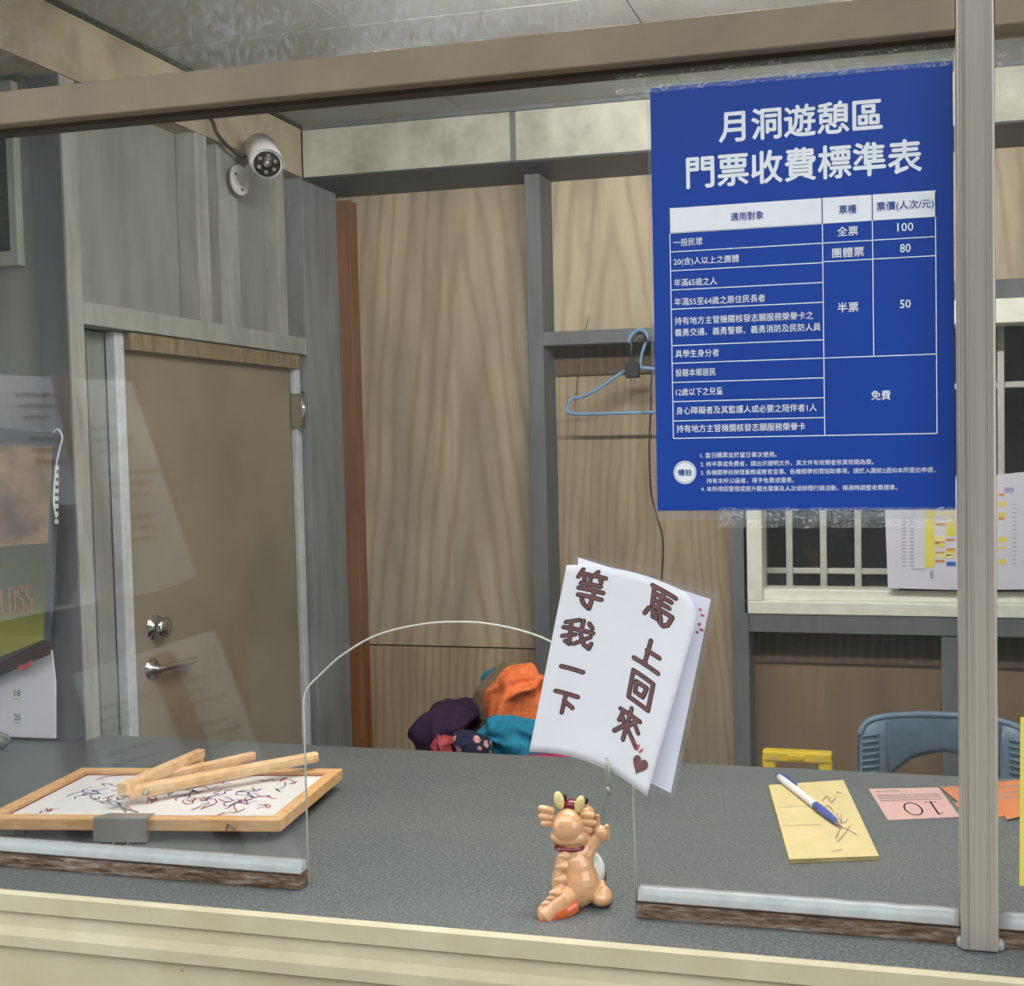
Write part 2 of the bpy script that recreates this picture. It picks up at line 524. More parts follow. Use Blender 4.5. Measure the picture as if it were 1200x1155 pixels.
for y0, y1, z0, z1 in ((.69, 1.10, 1.955, 2.43), (1.15, 1.31, 1.955, 2.43), (1.31, 1.42, 1.955, 2.43), (1.42, 1.58, 1.955, 2.43), (.69, .83, 0, 1.9), (1.59, 1.85, 0, 2.43)):
    left_box('wall_sheet', MT['sheet'], y0, y1, z0, z1, XL - .012, XL)
left_box('stud', MT['stud_left'], .645, .69, 0, 2.43, bev=.002)
box('return_sheet', MT['sheet'], wl, -2.34, -1.835, .650, .662, 0, 2.5)
box('side_stud', MT['stud'], wl, -1.835, XS - .0005, .640, .650, 0, 2.43)
left_box('stud', MT['stud_left'], 1.10, 1.148, 1.955, 2.43, bev=.002)
left_box('stud', MT['stud_left'], 1.215, 1.30, 1.955, 2.43, x1=-1.778, bev=.002)
left_box('stud', MT['stud_left'], 1.485, 1.525, 1.955, 2.43, x1=-1.775, bev=.002)
left_box('stud', MT['stud_corner'], 1.60, 1.80, 0, 2.43, bev=.002)
left_box('stud', MT['stud'], .715, .74, 0, 1.89, x1=-1.80)
left_box('door_lintel', MT['stud_left'], .69, 1.60, 1.905, 1.955, bev=.002)
for y0, y1 in ((-.06, .62), (.62, 1.595)):
    box('beam_board', MT['beam_left'], wl, -2.0 if y0 < 0 else -1.835, -1.757, y0, y1, 2.427, ZC)
box('cornice_strip', MT['joint'], wl, -1.76, -1.748, -.06, 1.60, ZC - .01, ZC)

# --- door in the left wall
d = sthing('door_1', (-1.80, .83, 0))
box('door_leaf', MT['door'], d, -1.815, -1.795, .846, 1.555, .02, 1.862)
box('head_board', MT['head'], d, -1.80, -1.770, .846, 1.572, 1.862, 1.902)
box('jamb', MT['jamb'], d, -1.815, -1.788, .815, .846, 0, 1.902, bev=.003)
box('jamb', MT['jamb'], d, -1.80, -1.780, 1.562, 1.588, 0, 1.868, bev=.003)
for z in (1.74, .4):
    hg = box('hinge', MT['chrome'], d, -1.792, -1.755, 1.548, 1.572, z - .05, z + .05, bev=.004)
    tb('hinge_pin', MT['chrome'], hg, [(-1.754, 1.556, z - .055), (-1.754, 1.556, z + .055)], .006)
p = on_x(188, 735, -1.780)
bm = bmesh.new(); tube(bm, [(x, p.y, p.z) for x in (-1.796, -1.793, -1.791, -1.782, -1.776, -1.766, -1.760)], [.031, .031, .013, .013, .024, .026, .012], 20)
done('door_knob', bm, MT['chrome'], d, True)
p = on_x(184, 784, -1.780)
bm = bmesh.new(); tube(bm, [(x, p.y, p.z) for x in (-1.796, -1.792, -1.790, -1.770, -1.768)], [.026, .026, .012, .011, .009], 20)
tube(bm, spline([(-1.772, p.y, p.z), (-1.766, p.y + .02, p.z + .002), (-1.764, p.y + .07, p.z - .001), (-1.768, p.y + .13, p.z - .002)], 5), .0085, 12)
done('door_lever', bm, MT['chrome'], d, True)

# --- framed vent high on the return of the left wall
v = sthing('window_3', (-1.95, .64, 2.0))
vx = on_y(16, 90, .64).x
for x0, x1, z0, z1 in ((vx - .3, vx, 2.385, 2.42), (vx - .3, vx, 2.03, 2.06), (vx - .018, vx, 2.06, 2.385), (vx - .3, vx - .282, 2.06, 2.385)):
    box('vent_frame', MT['stud_left'], v, x0, x1, .630, .650, z0, z1)
box('vent_screen', MT['vent'], v, vx - .282, vx - .018, .640, .648, 2.06, 2.385)
for k in range(6): box('louvre', MT['vent'], v, vx - .282, vx - .018, .634, .641, 2.075 + k * .052, 2.092 + k * .052)

# --- back window
wn = sthing('window_2', (0, 1.80, 1.13))
WX0, WX1 = -.484, 1.30
for x0, x1, z0, z1, y0 in ((WX0, WX1, 1.131, 1.168, 1.74), (WX0, WX1, 1.168, 1.200, 1.765), (WX0, WX1, 1.93, 1.996, 1.74), (WX0, WX0 + .055, 1.168, 1.93, 1.74), (WX1 - .05, WX1, 1.168, 1.93, 1.74)):
    box('window_frame', MT['white_paint'], wn, x0, x1, y0, YB, z0, z1, bev=.003)
p0 = on_y(1048, 690, 1.77)
box('meeting_stile', MT['white_paint'], wn, p0.x - .012, p0.x + .012, 1.768, 1.80, 1.175, 1.93, bev=.002)
box('sash_rail', MT['alu_dark'], wn, p0.x + .012, WX1 - .05, 1.77, 1.79, 1.20, 1.212)
box('glass_pane', MT['glass_back'], wn, WX0 + .05, WX1 - .05, 1.81, 1.814, 1.2, 1.93)
YG = 1.93
gz = [on_y(950, 669, YG).z, on_y(950, 669, YG).z + .27, on_y(950, 669, YG).z + .54]
gx = [on_y(x, 640, YG).x for x in (925, 965, 1005)]; st = gx[1] - gx[0]
gx = [gx[0] + st * (i) for i in range(-1, 19)]
for x in gx: box('grille_bar', MT['white_paint'], wn, x - .010, x + .010, YG - .006, YG + .006, 1.10, 2.0, bev=.003)
for z in gz: box('grille_bar', MT['white_paint'], wn, WX0 - .05, WX1, YG + .005, YG + .015, z - .009, z + .009, bev=.003)
dr = struct(box('wall_view_blocker', MT['view_blocker'], None, -1.0, 1.7, 2.75, 2.8, 0, 2.7))  # dark box added behind the back window to block bright sky
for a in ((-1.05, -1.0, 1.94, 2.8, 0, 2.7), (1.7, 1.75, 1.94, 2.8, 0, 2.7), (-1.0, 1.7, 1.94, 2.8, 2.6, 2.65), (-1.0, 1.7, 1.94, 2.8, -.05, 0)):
    box('blocker_side', MT['view_blocker'], dr, *a)

# --- counter and cream front
co = plate('countertop', MT['counter'], None, [(-2.34, -.085, .962), (XR, -.085, .962), (XR, .692, .962), (-1.758, .692, .962), (-1.758, .638, .962), (-2.34, .638, .962)], (0, 0, .038))
tag(co, 'grey speckled laminate countertop running the full width of the ticket window', 'counter')
wf = struct(box('wall_front', MT['cream'], None, -2.4, 2.0, -.078, -.02, 0, .962))
for y0, z0, z1 in ((-.0955, .970, .9985), (-.087, .925, .970), (-.083, .915, .925)):
    pass
pf = [(-.083, .9995), (-.089, 1.0), (-.093, .996), (-.0935, .972), (-.0875, .968), (-.090, .950), (-.0955, .938), (-.0955, .922), (-.087, .917), (-.087, 0.0), (-.078, 0.0), (-.078, .9995)]
bm = bmesh.new()
A = [bm.verts.new((-2.4, y, z)) for y, z in pf]; B = [bm.verts.new((2.0, y, z)) for y, z in pf]
for k in range(len(pf)): bm.faces.new((A[k], A[(k + 1) % len(pf)], B[(k + 1) % len(pf)], B[k]))
bm.faces.new(A); bm.faces.new(B[::-1])
done('stepped_moulding', bm, MT['cream'], wf)

# --- ticket window glazing
g = sthing('window_1', (0, 0, 1.0))
box('head_bar', MT['alu_bar'], g, -2.34, .049, -.030, .020, 2.098, 2.145, bev=.002)
box('head_bar', MT['alu_bar'], g, .093, 1.40, -.030, .020, 2.098, 2.145, bev=.002)
box('head_bar_shade', MT['alu_dark'], g, -2.34, .049, -.010, .014, 2.092, 2.100)  # thin dark strip painting the shade beneath the bar
box('top_bar', MT['alu_bar'], g, -2.34, 1.4, -.03, .02, 2.53, ZC + .012)
ps = box('mullion_post', MT['alu'], g, .049, .093, -.030, .025, 1.001, 2.60, bev=.003)
for x in (.0535, .0595, .0835):
    box('post_ridge', MT['alu'], ps, x, x + .0022, -.0318, -.029, 1.004, 2.55)
box('post_foot', MT['sealant'], ps, .044, .10, -.024, .03, 1.0, 1.012, bev=.004)


AP = spline([(x, 0, z) for x, z in [(-.845, 1.269), (-.838, 1.286), (-.817, 1.306), (-.783, 1.334), (-.730, 1.363), (-.666, 1.379), (-.610, 1.384), (-.554, 1.381), (-.490, 1.366), (-.440, 1.338), (-.395, 1.304), (-.374, 1.284), (-.367, 1.269)]], 4)
AP = [(p.x, p.z) for p in AP]; AI = min(range(len(AP)), key=lambda i: abs(AP[i][0] + .61))


def pane(name, outline, m=MT['glass'], y0=0.0, y1=.004, edge=()):
    return plate(name, m, g, [(x, y0, z) for x, z in outline], (0, y1 - y0, 0))


arch = [(-.846, 1.006)] + AP + [(-.365, 1.006)]
pane('acrylic_pane', [(-2.34, 1.006), (-.846, 1.006)] + AP[:AI + 1] + [(AP[AI][0], 2.098), (-2.34, 2.098)])
pane('acrylic_pane', AP[AI:] + [(-.365, 1.006), (.052, 1.006), (.052, 2.098), (AP[AI][0], 2.098)])
pane('acrylic_pane', [(.09, 1.006), (1.4, 1.006), (1.4, 2.098), (.09, 2.098)])
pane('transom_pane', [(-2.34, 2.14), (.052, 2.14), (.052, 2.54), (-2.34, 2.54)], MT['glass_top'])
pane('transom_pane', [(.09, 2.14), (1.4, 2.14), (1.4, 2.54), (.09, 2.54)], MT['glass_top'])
tb('cut_edge', MT['edge'], g, [(x, .002, z) for x, z in arch], .0014, 6)
for x0, x1 in ((-2.34, -.852), (-.361, .049), (.093, 1.40)):
    rl = box('bottom_rail', MT['rail'], g, x0, x1, -.013, .016, 1.0, 1.0235, bev=.0015)
    box('rail_lip', MT['alu_dark'], rl, x0, x1, -.0138, -.012, 1.0215, 1.0235)
    bm = bmesh.new(); n = 60; pr = None
    for i in range(n + 1):
        x = x0 + .001 + (x1 - x0 - .002) * i / n; h = .0385 + .0012 * noise.noise(V((x * 30, 0, 0)))
        q = [bm.verts.new((x, y, z)) for y, z in ((-.0115, 1.022), (-.008, 1.030), (-.002, 1.0 + h), (.008, 1.0 + h * .98), (.012, 1.022))]
        if pr:
            for k in range(4): bm.faces.new((pr[k], pr[k + 1], q[k + 1], q[k]))
        else: bm.faces.new(q)
        pr = q
    bm.faces.new(pr[::-1])
    done('sealant_bead', bm, MT['sealant'], rl, True)

# --- exterior: visitor-side paving, plus unseen roof and wall added to shape the light
ex = struct(box('floor_porch', MT['concrete'], None, -12, 9, -7.0, -.09, -.08, 0))
pr_ = struct(box('ceiling_sky_blocker', MT['ceil'], None, -6, 5, -.6, -.07, 2.72, 2.78))  # unseen roof, sized to let skylight reach the window front

ow = struct(box('wall_reflection_blocker', plain('green_reflection_blocker', (58, 62, 56), .9, vary=.2, scale=2), None, -12, 9, -7.1, -7.0, -.08, 6.0))  # unseen dark wall added to keep sky out of the glass reflections
# fill lamp added above the counter, outside the frame, to brighten the booth
lt = thing('added_fill_lamp', 'white batten lamp added unseen above the counter to light the booth', 'lamp', (-.35, .35, 2.40))
box('lamp_body', MT['lampbody'], lt, -1.0, .30, .32, .38, 2.425, 2.455, bev=.004)
for x in (-.8, .1): tb('hanger_rod', MT['steel'], lt, [(x, .35, 2.455), (x, .35, 2.575)], .004, 8)
tb('lamp_tube', emis('fill_lamp_glow', (1, .96, .90, 1), 215), lt, [(-.95, .35, 2.405), (.25, .35, 2.405)], .014)


# ================================================================== POSTER
px0, pz0 = -.3275 * .9925, 1.62 + .4555 * .9925
PWd, PHt = .3745 * .9925, .5415 * .9925
PK = .9925
po = thing('price_poster', 'large blue ticket price poster with white table taped inside the upper right glass', 'poster', (px0 + PWd / 2, -.003, pz0 - PHt))
box('sheet', MT['blue_p'], po, px0, px0 + PWd, -.0032, -.0018, pz0 - PHt, pz0)
pf_ = lambda x, y: (px0 + x * PK, -.0036, pz0 - y * PK)
pf2 = lambda x, y: V((px0 + x * PK, -.0036, pz0 + y * PK))      # y up for glyphs
T = lambda s, x0, x1, y, h: (s, x0, x1, -y, h)
text('title_lettering', MT['print_white'], po, [T('月洞遊憩區', .089, .2905, .0565, .0385), T('門票收費標準表', .0462, .337, .1102, .0400)], pf2, .022)
L1, L2, L3, L4 = .0228, .2168, .2779, .3532
rects('table_header', MT['print_white'], po, [(L1 - .0005, L4 + .0005, .1537, .1853)], pf_)
rows = [.1853, .2092, .2332, .2577, .2822, .3287, .3514, .3760, .4007, .4255, .4480]
rr = []
lw = .00055
for y in rows: rr.append((L1, L2, y - lw, y + lw))
for y in (.2092, .2322): rr.append((L2, L4, y - lw, y + lw))
for y in (.3514, .4480): rr.append((L2, L4, y - lw, y + lw))
for x, a, b in ((L1, .155, .448), (L2, .1853, .448), (L3, .1853, .3514), (L4, .155, .448)): rr.append((x - lw, x + lw, a, b))
rects('table_lines', MT['print_white'], po, rr, pf_)
hd = lambda x, y: V((px0 + x * PK, -.0040, pz0 + y * PK))
for x in (L2, L3): rects('header_divider', MT['blue_p'], po, [(x - lw, x + lw, -.1535, -.1855)], hd)
text('header_lettering', MT['blue_p'], po, [T('適用對象', .102, .1437, .1697, .0105), T('票種', .2375, .2585, .1697, .0105), T('票價(人次/元)', .2831, .3512, .1697, .0125)], hd, .005)
it = []
def row(s, y, w_, h=.0098): it.append(T(s, .0272, .0272 + w_, y, h))
row('一般民眾', .1977, .038); row('20(含)人以上之團體', .2226, .0845, .0108); row('年滿65歲之人', .2487, .0555)
row('年滿55至64歲之原住民長者', .2732, .1170); row('持有地方主管機關核發志願服務榮譽卡之', .2975, .1770)
row('義勇交通、義勇警察、義勇消防及民防人員', .3122, .1860); row('具學生身分者', .3396, .0570); row('設籍本鄉居民', .3638, .0520)
row('12歲以下之兒童', .3885, .0610); row('身心障礙者及其監護人或必要之陪伴者1人', .4125, .1800); row('持有地方主管機關核發志願服務榮譽卡', .4358, .1655)
text('row_lettering', MT['print_white'], po, it, pf2, .004)
text('price_lettering', MT['print_white'], po, [T('全票', .2350, .2603, .1962, .0115), T('團體票', .2285, .2672, .2222, .0118), T('半票', .2345, .2600, .2897, .0120), T('免費', .2745, .2978, .3995, .0118),
     T('100', .3078, .3268, .1954, .0102), T('80', .3108, .3234, .2210, .0102), T('50', .3102, .3230, .2887, .0102)], pf2, .008)
text('note_lettering', MT['print_white'], po, [
    T('1. 當日購票並於當日單次使用。', .0580, .1560, .4705, .0070),
    T('2. 持半票或免費者，請出示證明文件，其文件有效期者依其效期為限。', .0580, .2765, .4818, .0070),
    T('3. 各機關學校辦理業務或教育宣導、各機關學校間協助事項，請於入園前2週向本所提出申請，', .0580, .3505, .4926, .0070),
    T('持有本所公函者，得予免費或優惠。', .0655, .1775, .5034, .0070),
    T('4. 本所得因管理或提升觀光發展及人次或辦理行銷活動，得適時調整收費標準。', .0580, .3050, .5138, .0070)], pf2, 0)
bm = bmesh.new(); bm.faces.new([bm.verts.new(pf_(.0372 + math.cos(t * PI / 20) * .0150, .4922 + math.sin(t * PI / 20) * .0150)) for t in range(40)])
bd = flat('round_badge', MT['print_white'], po, bm)
bm = bmesh.new()
for k in range(40):
    a, b = k * PI / 20, (k + 1) * PI / 20
    bm.faces.new([bm.verts.new(hd(.0372 + math.cos(t) * r, -.4922 + math.sin(t) * r)) for t, r in ((a, .0137), (b, .0137), (b, .0131), (a, .0131))])
text_bm(bm, [T('備註', .0278, .0466, .4922, .0085)], hd, .012)
flat('badge_lettering', MT['blue_p'], bd, bm)
box('laminate_border', MT['laminate'], po, px0 - .005, px0 + PWd, -.0016, -.0010, pz0 - PHt - .012, pz0 + .006)

# tape strips, crumpled
def tape(x0, x1, z0, z1, nm, lab):
    bm = bmesh.new(); n, m_ = 60, 8; vs = []
    for j in range(m_ + 1):
        vs.append([bm.verts.new((x0 + (x1 - x0) * i / n, -.0044 - .0022 * abs(noise.noise(V((i * .45, j * .5, x0 * 9)))), z0 + (z1 - z0) * j / m_ + .002 * noise.noise(V((i * .2, j, 3))))) for i in range(n + 1)])
    for j in range(m_):
        for i in range(n): bm.faces.new((vs[j][i], vs[j][i + 1], vs[j + 1][i + 1], vs[j + 1][i]))
    tag(done(nm, bm, MT['tape'], None, True), lab, 'tape')


tape(px0 - .045, .048, pz0 - .006, 2.092, 'tape_strip', 'crumpled clear tape strip along the top edge of the blue poster')
tape(.094, .13, 2.030, 2.09, 'tape_strip', 'small clear tape piece right of the metal post near the top bar')
tape(px0 + .08, .046, pz0 - PHt - .022, pz0 - PHt + .003, 'tape_strip', 'crumpled clear tape strip along the bottom edge of the blue poster')

# ================================================================== FIGURINE
K = .000162
fig_o = on_z(679, 1061, 1.0)
ang = math.atan2(-fig_o.x, fig_o.y - CAM.y)
FR = Matrix.Translation(fig_o) @ Matrix.Rotation(ang, 4, 'Z')
TILT = math.radians(22)


def fp(u, v_, y=0):
    x = (u - 400) * K; up = (960 - v_) * K
    return V((x, y, max((up - y * math.sin(TILT)) / math.cos(TILT), 0)))


def blend(name, mat, parent, prims, vox=.0012, smooth=6):
    bm = bmesh.new()
    for p in prims:
        if p[0] == 'e':
            ell(bm, p[1], p[2], p[3] if len(p) > 3 else None)
        else:
            tube(bm, p[1], p[2], 16)
    me = bpy.data.meshes.new(name); bm.to_mesh(me); bm.free()
    o = bpy.data.objects.new(name, me); COL.objects.link(o)
    r = o.modifiers.new('r', 'REMESH'); r.mode = 'VOXEL'; r.voxel_size = vox
    s_ = o.modifiers.new('s', 'SMOOTH'); s_.iterations = smooth; s_.factor = .5
    dg = bpy.context.evaluated_depsgraph_get(); dg.update()
    m2 = bpy.data.meshes.new_from_object(o.evaluated_get(dg))
    bpy.data.objects.remove(o); bpy.data.meshes.remove(me)
    for p in m2.polygons: p.use_smooth = True
    m2.name = name
    m2.transform(FR) if parent is fig else None
    return link(name, m2, mat, parent)


fig = thing('dragon_figurine', 'small peach glazed dragon figurine holding a wire memo clip in the counter opening', 'figurine', fig_o)
rz = lambda a: Matrix.Rotation(math.radians(a), 3, 'Y')
H = fp(310, 330, 0)
prim = [
    ('e', fp(372, 765, .004), (.0330, .029, .0375)), ('e', fp(368, 650, .003), (.0275, .024, .030)), ('e', fp(350, 540, .003), (.0200, .018, .018)),
    ('e', fp(318, 330, .002), (.0215, .021, .0235)), ('e', fp(335, 405, .006), (.0275, .020, .0150)),
    ('e', fp(460, 250, .016), (.0150, .014, .0150)), ('e', fp(400, 330, .02), (.022, .016, .020)),
    ('c', [fp(455, 560, 0), fp(500, 500, .002), fp(560, 430, .003), fp(600, 400, .003)], [.013, .0105, .009, .008]),
    ('e', fp(600, 400, .002), (.0105, .010, .0110)),
    ('c', [fp(560, 380, .003), fp(562, 310, .004), fp(568, 250, .004)], [.006, .0045, .0030]),
    ('e', fp(585, 895, -.002), (.0155, .019, .0125)), ('e', fp(590, 800, .004), (.0055, .006, .0065)), ('e', fp(600, 870, -.004), (.010, .012, .010)),
    ('e', fp(230, 880, .022), (.014, .017, .012)),
    ('c', [fp(320, 860, -.012), fp(262, 895, -.024), fp(180, 955, -.030), fp(110, 1020, -.034), fp(70, 1058, -.036)], [.0150, .0150, .0120, .0135, .0048]),
]
for i in range(4):
    prim.append(('c', [fp(632, 350 + i * 30, .001), fp(652, 352 + i * 30, -.002), fp(660, 358 + i * 30, -.001)], [.0042, .0038, .0024]))
blend('body', MT['skin'], fig, prim, .0011, 5)
sp = []
for u, v_, y, r in ((262, 568, -.017, .0062), (245, 648, -.021, .0066), (230, 748, -.024, .0068), (220, 815, -.027, .005), (190, 848, -.034, .0065), (125, 930, -.036, .0062), (160, 890, -.036, .004)):
    c = fp(u, v_, y)
    sp.append(('c', [c + V((.007, .006, -.001)), c + V((.002, .001, 0)), c + V((-.005, -.003, .0015))], [r * 1.15, r * .85, r * .25]))
blend('back_spikes', MT['skin'], fig, sp, .0009, 3)
for side, (u, v_), a in ((0, (250, 125), -14), (1, (420, 165), 16)):
    blend('horn', MT['horn'], fig, [('e', fp(u, v_, .004), (.0070, .0070, .0125), rz(a))], .0008, 3)
# three-lobed ears
for (lobes) in (((200, 210, 78, 178), (200, 262, 74, 242), (195, 300, 92, 305)), ((425, 240, 545, 262), (425, 300, 556, 318), (430, 350, 525, 382))):
    pr_l = []
    for u0, v0, u1, v1 in lobes:
        a, b = fp(u0, v0, .004), fp(u1, v1, .000)
        pr_l.append(('c', [a, a.lerp(b, .5), a.lerp(b, .85), b], [.0050, .0054, .0046, .0028]))
    blend('ear', MT['skin'], fig, pr_l, .0009, 2)
bm = bmesh.new(); c = fp(338, 490, .004); tube(bm, [c + V((math.cos(t * PI / 16) * .0195, math.sin(t * PI / 16) * .0170, -math.sin(t * PI / 16) * .001)) for t in range(33)], .0033, 8); bm.transform(FR)
done('collar', bm, MT['collar'], fig, True)
blend('belly', MT['bellyw'], fig, [('e', fp(455, 680, .014), (.0275, .020, .030), rz(-14))], .0011, 3)
blend('belly_rim', MT['olive'], fig, [('e', fp(470, 730, .020), (.0275, .018, .026), rz(-14))], .0011, 3)
blend('cap', MT['collar'], fig, [('e', fp(350, 165, .012), (.012, .010, .0085))], .0009, 3)
for u, v_ in ((292, 100), (474, 135)): blend('bead', MT['black'], fig, [('e', fp(u, v_, .014), (.0036, .0036, .0048))], .0007, 1)
blend('tail_underside', MT['orange_g'], fig, [('c', [fp(345, 945, -.018), fp(270, 985, -.028), fp(180, 1030, -.036), fp(100, 1068, -.040), fp(75, 1078, -.041)], [.0135, .0130, .0062, .0048, .0030])], .0009, 2)
# wire and crocodile clip
clipP = on_y(712, 912, -.052)
hand = FR @ fp(612, 340, 0)
tb('clip_wire', MT['steel'], fig, spline([hand + V((0, 0, -.02)), hand, hand + V((.003, -.004, .028)), clipP + V((0.0, .001, -.015))], 6), .0009, 8)
bm = bmesh.new()
up = V((.0015, 0, 1)).normalized()
for sgn in (-1, 1):
    tube(bm, [clipP + V((sgn * .0016 + .001, 0, -.017)), clipP + V((sgn * .0014 + .001, 0, -.004)), clipP + V((sgn * .0012, 0, .010)), clipP + V((sgn * .0006 - .001, 0, .0265))], [.0016, .0024, .0022, .0012], 10)
tube(bm, [clipP + V((-.004, 0, -.006)), clipP + V((.005, 0, -.006))], .0018, 8)
tube(bm, [clipP + V((.0025, 0, -.020)), clipP + V((0, 0, -.010))], .0030, 8)
done('crocodile_clip', bm, MT['steel'], fig, True)

# ================================================================== NOTE SHEETS in the clip
c4 = [on_y(664, 662, -.046), on_y(822, 704, -.052), on_y(620, 881, -.054), on_y(758, 933, -.060)]


def note_fn(off=0.0, warp=1.0):
    TL, TR_, BL, BR = c4

    def fn(u, v_):
        u0, v0 = u, v_
        if u > .86 and v_ < .12:                      # softened, curled corner
            a = (u - .86) / .14; b = (.12 - v_) / .12; m_ = max(a, b); h = math.hypot(a, b) or 1
            u = .86 + .14 * a * m_ / h * 1.0; v_ = .12 - .12 * b * m_ / h
        p = TL * (1 - u) * (1 - v_) + TR_ * u * (1 - v_) + BL * (1 - u) * v_ + BR * u * v_
        b = 4 * u * (1 - u)
        return p + V((0, .012 * b * warp - .010 * max(0, u - .8) ** 1.0 * 0 - off, .011 * b * warp))
    return fn


nt = thing('handwritten_note', 'white note sheet with brown brush-pen Chinese words and heart held in the clip', 'note', c4[3])
bm = bmesh.new(); fn = note_fn(); N_ = 24
vs = [[bm.verts.new(fn(i / N_, j / N_)) for i in range(N_ + 1)] for j in range(N_ + 1)]
for j in range(N_):
    for i in range(N_): bm.faces.new((vs[j][i], vs[j][i + 1], vs[j + 1][i + 1], vs[j + 1][i]))
ob = done('sheet', bm, MT['paper'], nt, True)
so = ob.modifiers.new('thick', 'SOLIDIFY'); so.thickness = .0004; so.offset = 0
ASP = 1.5
G = {
 '等': [[(.22, .99), (.04, .78)], [(.15, .88), (.44, .88)], [(.28, .86), (.34, .74)], [(.62, .99), (.48, .80)], [(.56, .88), (.94, .88)], [(.72, .86), (.78, .74)],
       [(.20, .64), (.80, .64)], [(.5, .74), (.5, .50)], [(.10, .50), (.92, .50)], [(.12, .32), (.92, .32)], [(.68, .46), (.68, .03), (.50, .09)], [(.30, .23), (.42, .12)]],
 '我': [[(.50, .97), (.12, .82)], [(.03, .62), (.97, .62)], [(.32, .86), (.32, .06), (.16, .14)], [(.04, .30), (.52, .44)], [(.60, .97), (.64, .50), (.80, .16), (.95, .05), (.97, .24)], [(.90, .46), (.52, .10)], [(.78, .92), (.92, .78)]],
 '一': [[(.02, .5), (.98, .5)]],
 '下': [[(.02, .92), (.98, .92)], [(.48, .92), (.48, .03)], [(.5, .58), (.82, .36)]],
 '馬': [[(.2, .97), (.2, .40)], [(.1, .97), (.92, .97)], [(.2, .78), (.76, .78)], [(.2, .59), (.76, .59)], [(.5, .97), (.5, .42)], [(.2, .40), (.92, .40), (.88, .12), (.78, .02), (.64, .08)],
       [(.08, .28), (.02, .08)], [(.28, .27), (.30, .10)], [(.45, .27), (.49, .11)], [(.61, .27), (.68, .15)]],
 '上': [[(.48, .97), (.48, .06)], [(.48, .58), (.88, .58)], [(.0, .06), (1, .06)]],
 '回': [[(.02, .97), (.98, .97), (.98, .02), (.06, .02), (.02, .97)], [(.32, .68), (.70, .68), (.70, .32), (.32, .32), (.32, .68)]],
 '來': [[(.10, .80), (.90, .80)], [(.5, 1.0), (.5, .0)], [(.28, .74), (.10, .46)], [(.27, .64), (.42, .48)], [(.74, .74), (.58, .46)], [(.73, .64), (.92, .46)], [(.5, .46), (.04, .08)], [(.5, .46), (1.0, .04)]],
}
pos = [('等', .20, .125, .225, .20, 0), ('我', .175, .355, .245, .145, 0), ('一', .19, .545, .185, .1, 0), ('下', .20, .725, .195, .115, 0),
       ('馬', .735, .118, .215, .165, 0), ('上', .735, .36, .195, .135, 0), ('回', .745, .545, .180, .140, 0), ('來', .715, .735, .20, .165, 0)]


def bmap(off):
    f0 = note_fn(off); return lambda x, y: f0(x, y / ASP)


for ch, u, v_, w_, h, _ in pos:
    par = nt
    for nm, wd, off, mt in (('handwritten_character', .036, .0006, MT['ink']), ('brush_fill', .022, .0010, MT['brown_ink'])):
        bm = bmesh.new()
        for st_ in G[ch]:
            pts = [(u + (a - .5) * w_ + .012 * math.sin(7 * a + 3 * b), (v_ - (b - .5) * h) * ASP + .03 * (a - .5)) for a, b in st_]
            ribbon(bm, pts, wd, bmap(off))
        par = flat(nm, mt, par, bm); par['kind'] = 'stuff'
f = bmap(.0010); bm = bmesh.new(); hp = []
for k in range(32):
    t = k * PI / 16; x = 16 * math.sin(t) ** 3; y = 13 * math.cos(t) - 5 * math.cos(2 * t) - 2 * math.cos(3 * t) - math.cos(4 * t)
    hp.append(bm.verts.new(f(.885 + x * .0038 + y * .0006, (.885 - y * .0030 * 1.1) * ASP)))
bm.faces.new(hp)
flat('heart', MT['brown_ink'], nt, bm)
for a, b in (((.80, .795), (.815, .82)), ((.84, .80), (.835, .825)), ((.875, .81), (.86, .83))):
    bm = bmesh.new(); ribbon(bm, [(a[0], a[1] * ASP), (b[0], b[1] * ASP)], .014, f); flat('red_tick', MT['red_ink'], nt, bm)

# laminated sheet behind it
q = [on_y(677, 653, -.034), on_y(833, 702, -.034), on_y(786, 929, -.046), on_y(688, 880, -.042)]
q2 = [on_y(670, 648, -.033), on_y(842, 696, -.033), on_y(790, 936, -.045), on_y(700, 884, -.041)]
ls = thing('laminated_sheet', 'white laminated sheet behind the handwritten note in the clip', 'sheet', q[2])
plate('sheet', MT['paper2'], ls, q, (0, .0008, 0))
plate('clear_border', MT['laminate'], ls, q2, (0, .0003, 0))
lf = lambda x, y: q[0].lerp(q[1], x).lerp(q[3].lerp(q[2], x), y) + V((0, -.0006, 0))
bm = bmesh.new()
for x, y, w_, h in ((.93, .06, .02, .012), (.95, .085, .03, .010), (.945, .13, .02, .015), (.965, .155, .03, .012), (.94, .175, .02, .01)):
    bm.faces.new([bm.verts.new(lf(a, b)) for a, b in ((x, y), (x + w_, y), (x + w_, y + h), (x, y + h))])
flat('print_marks', MT['red_ink'], ls, bm)

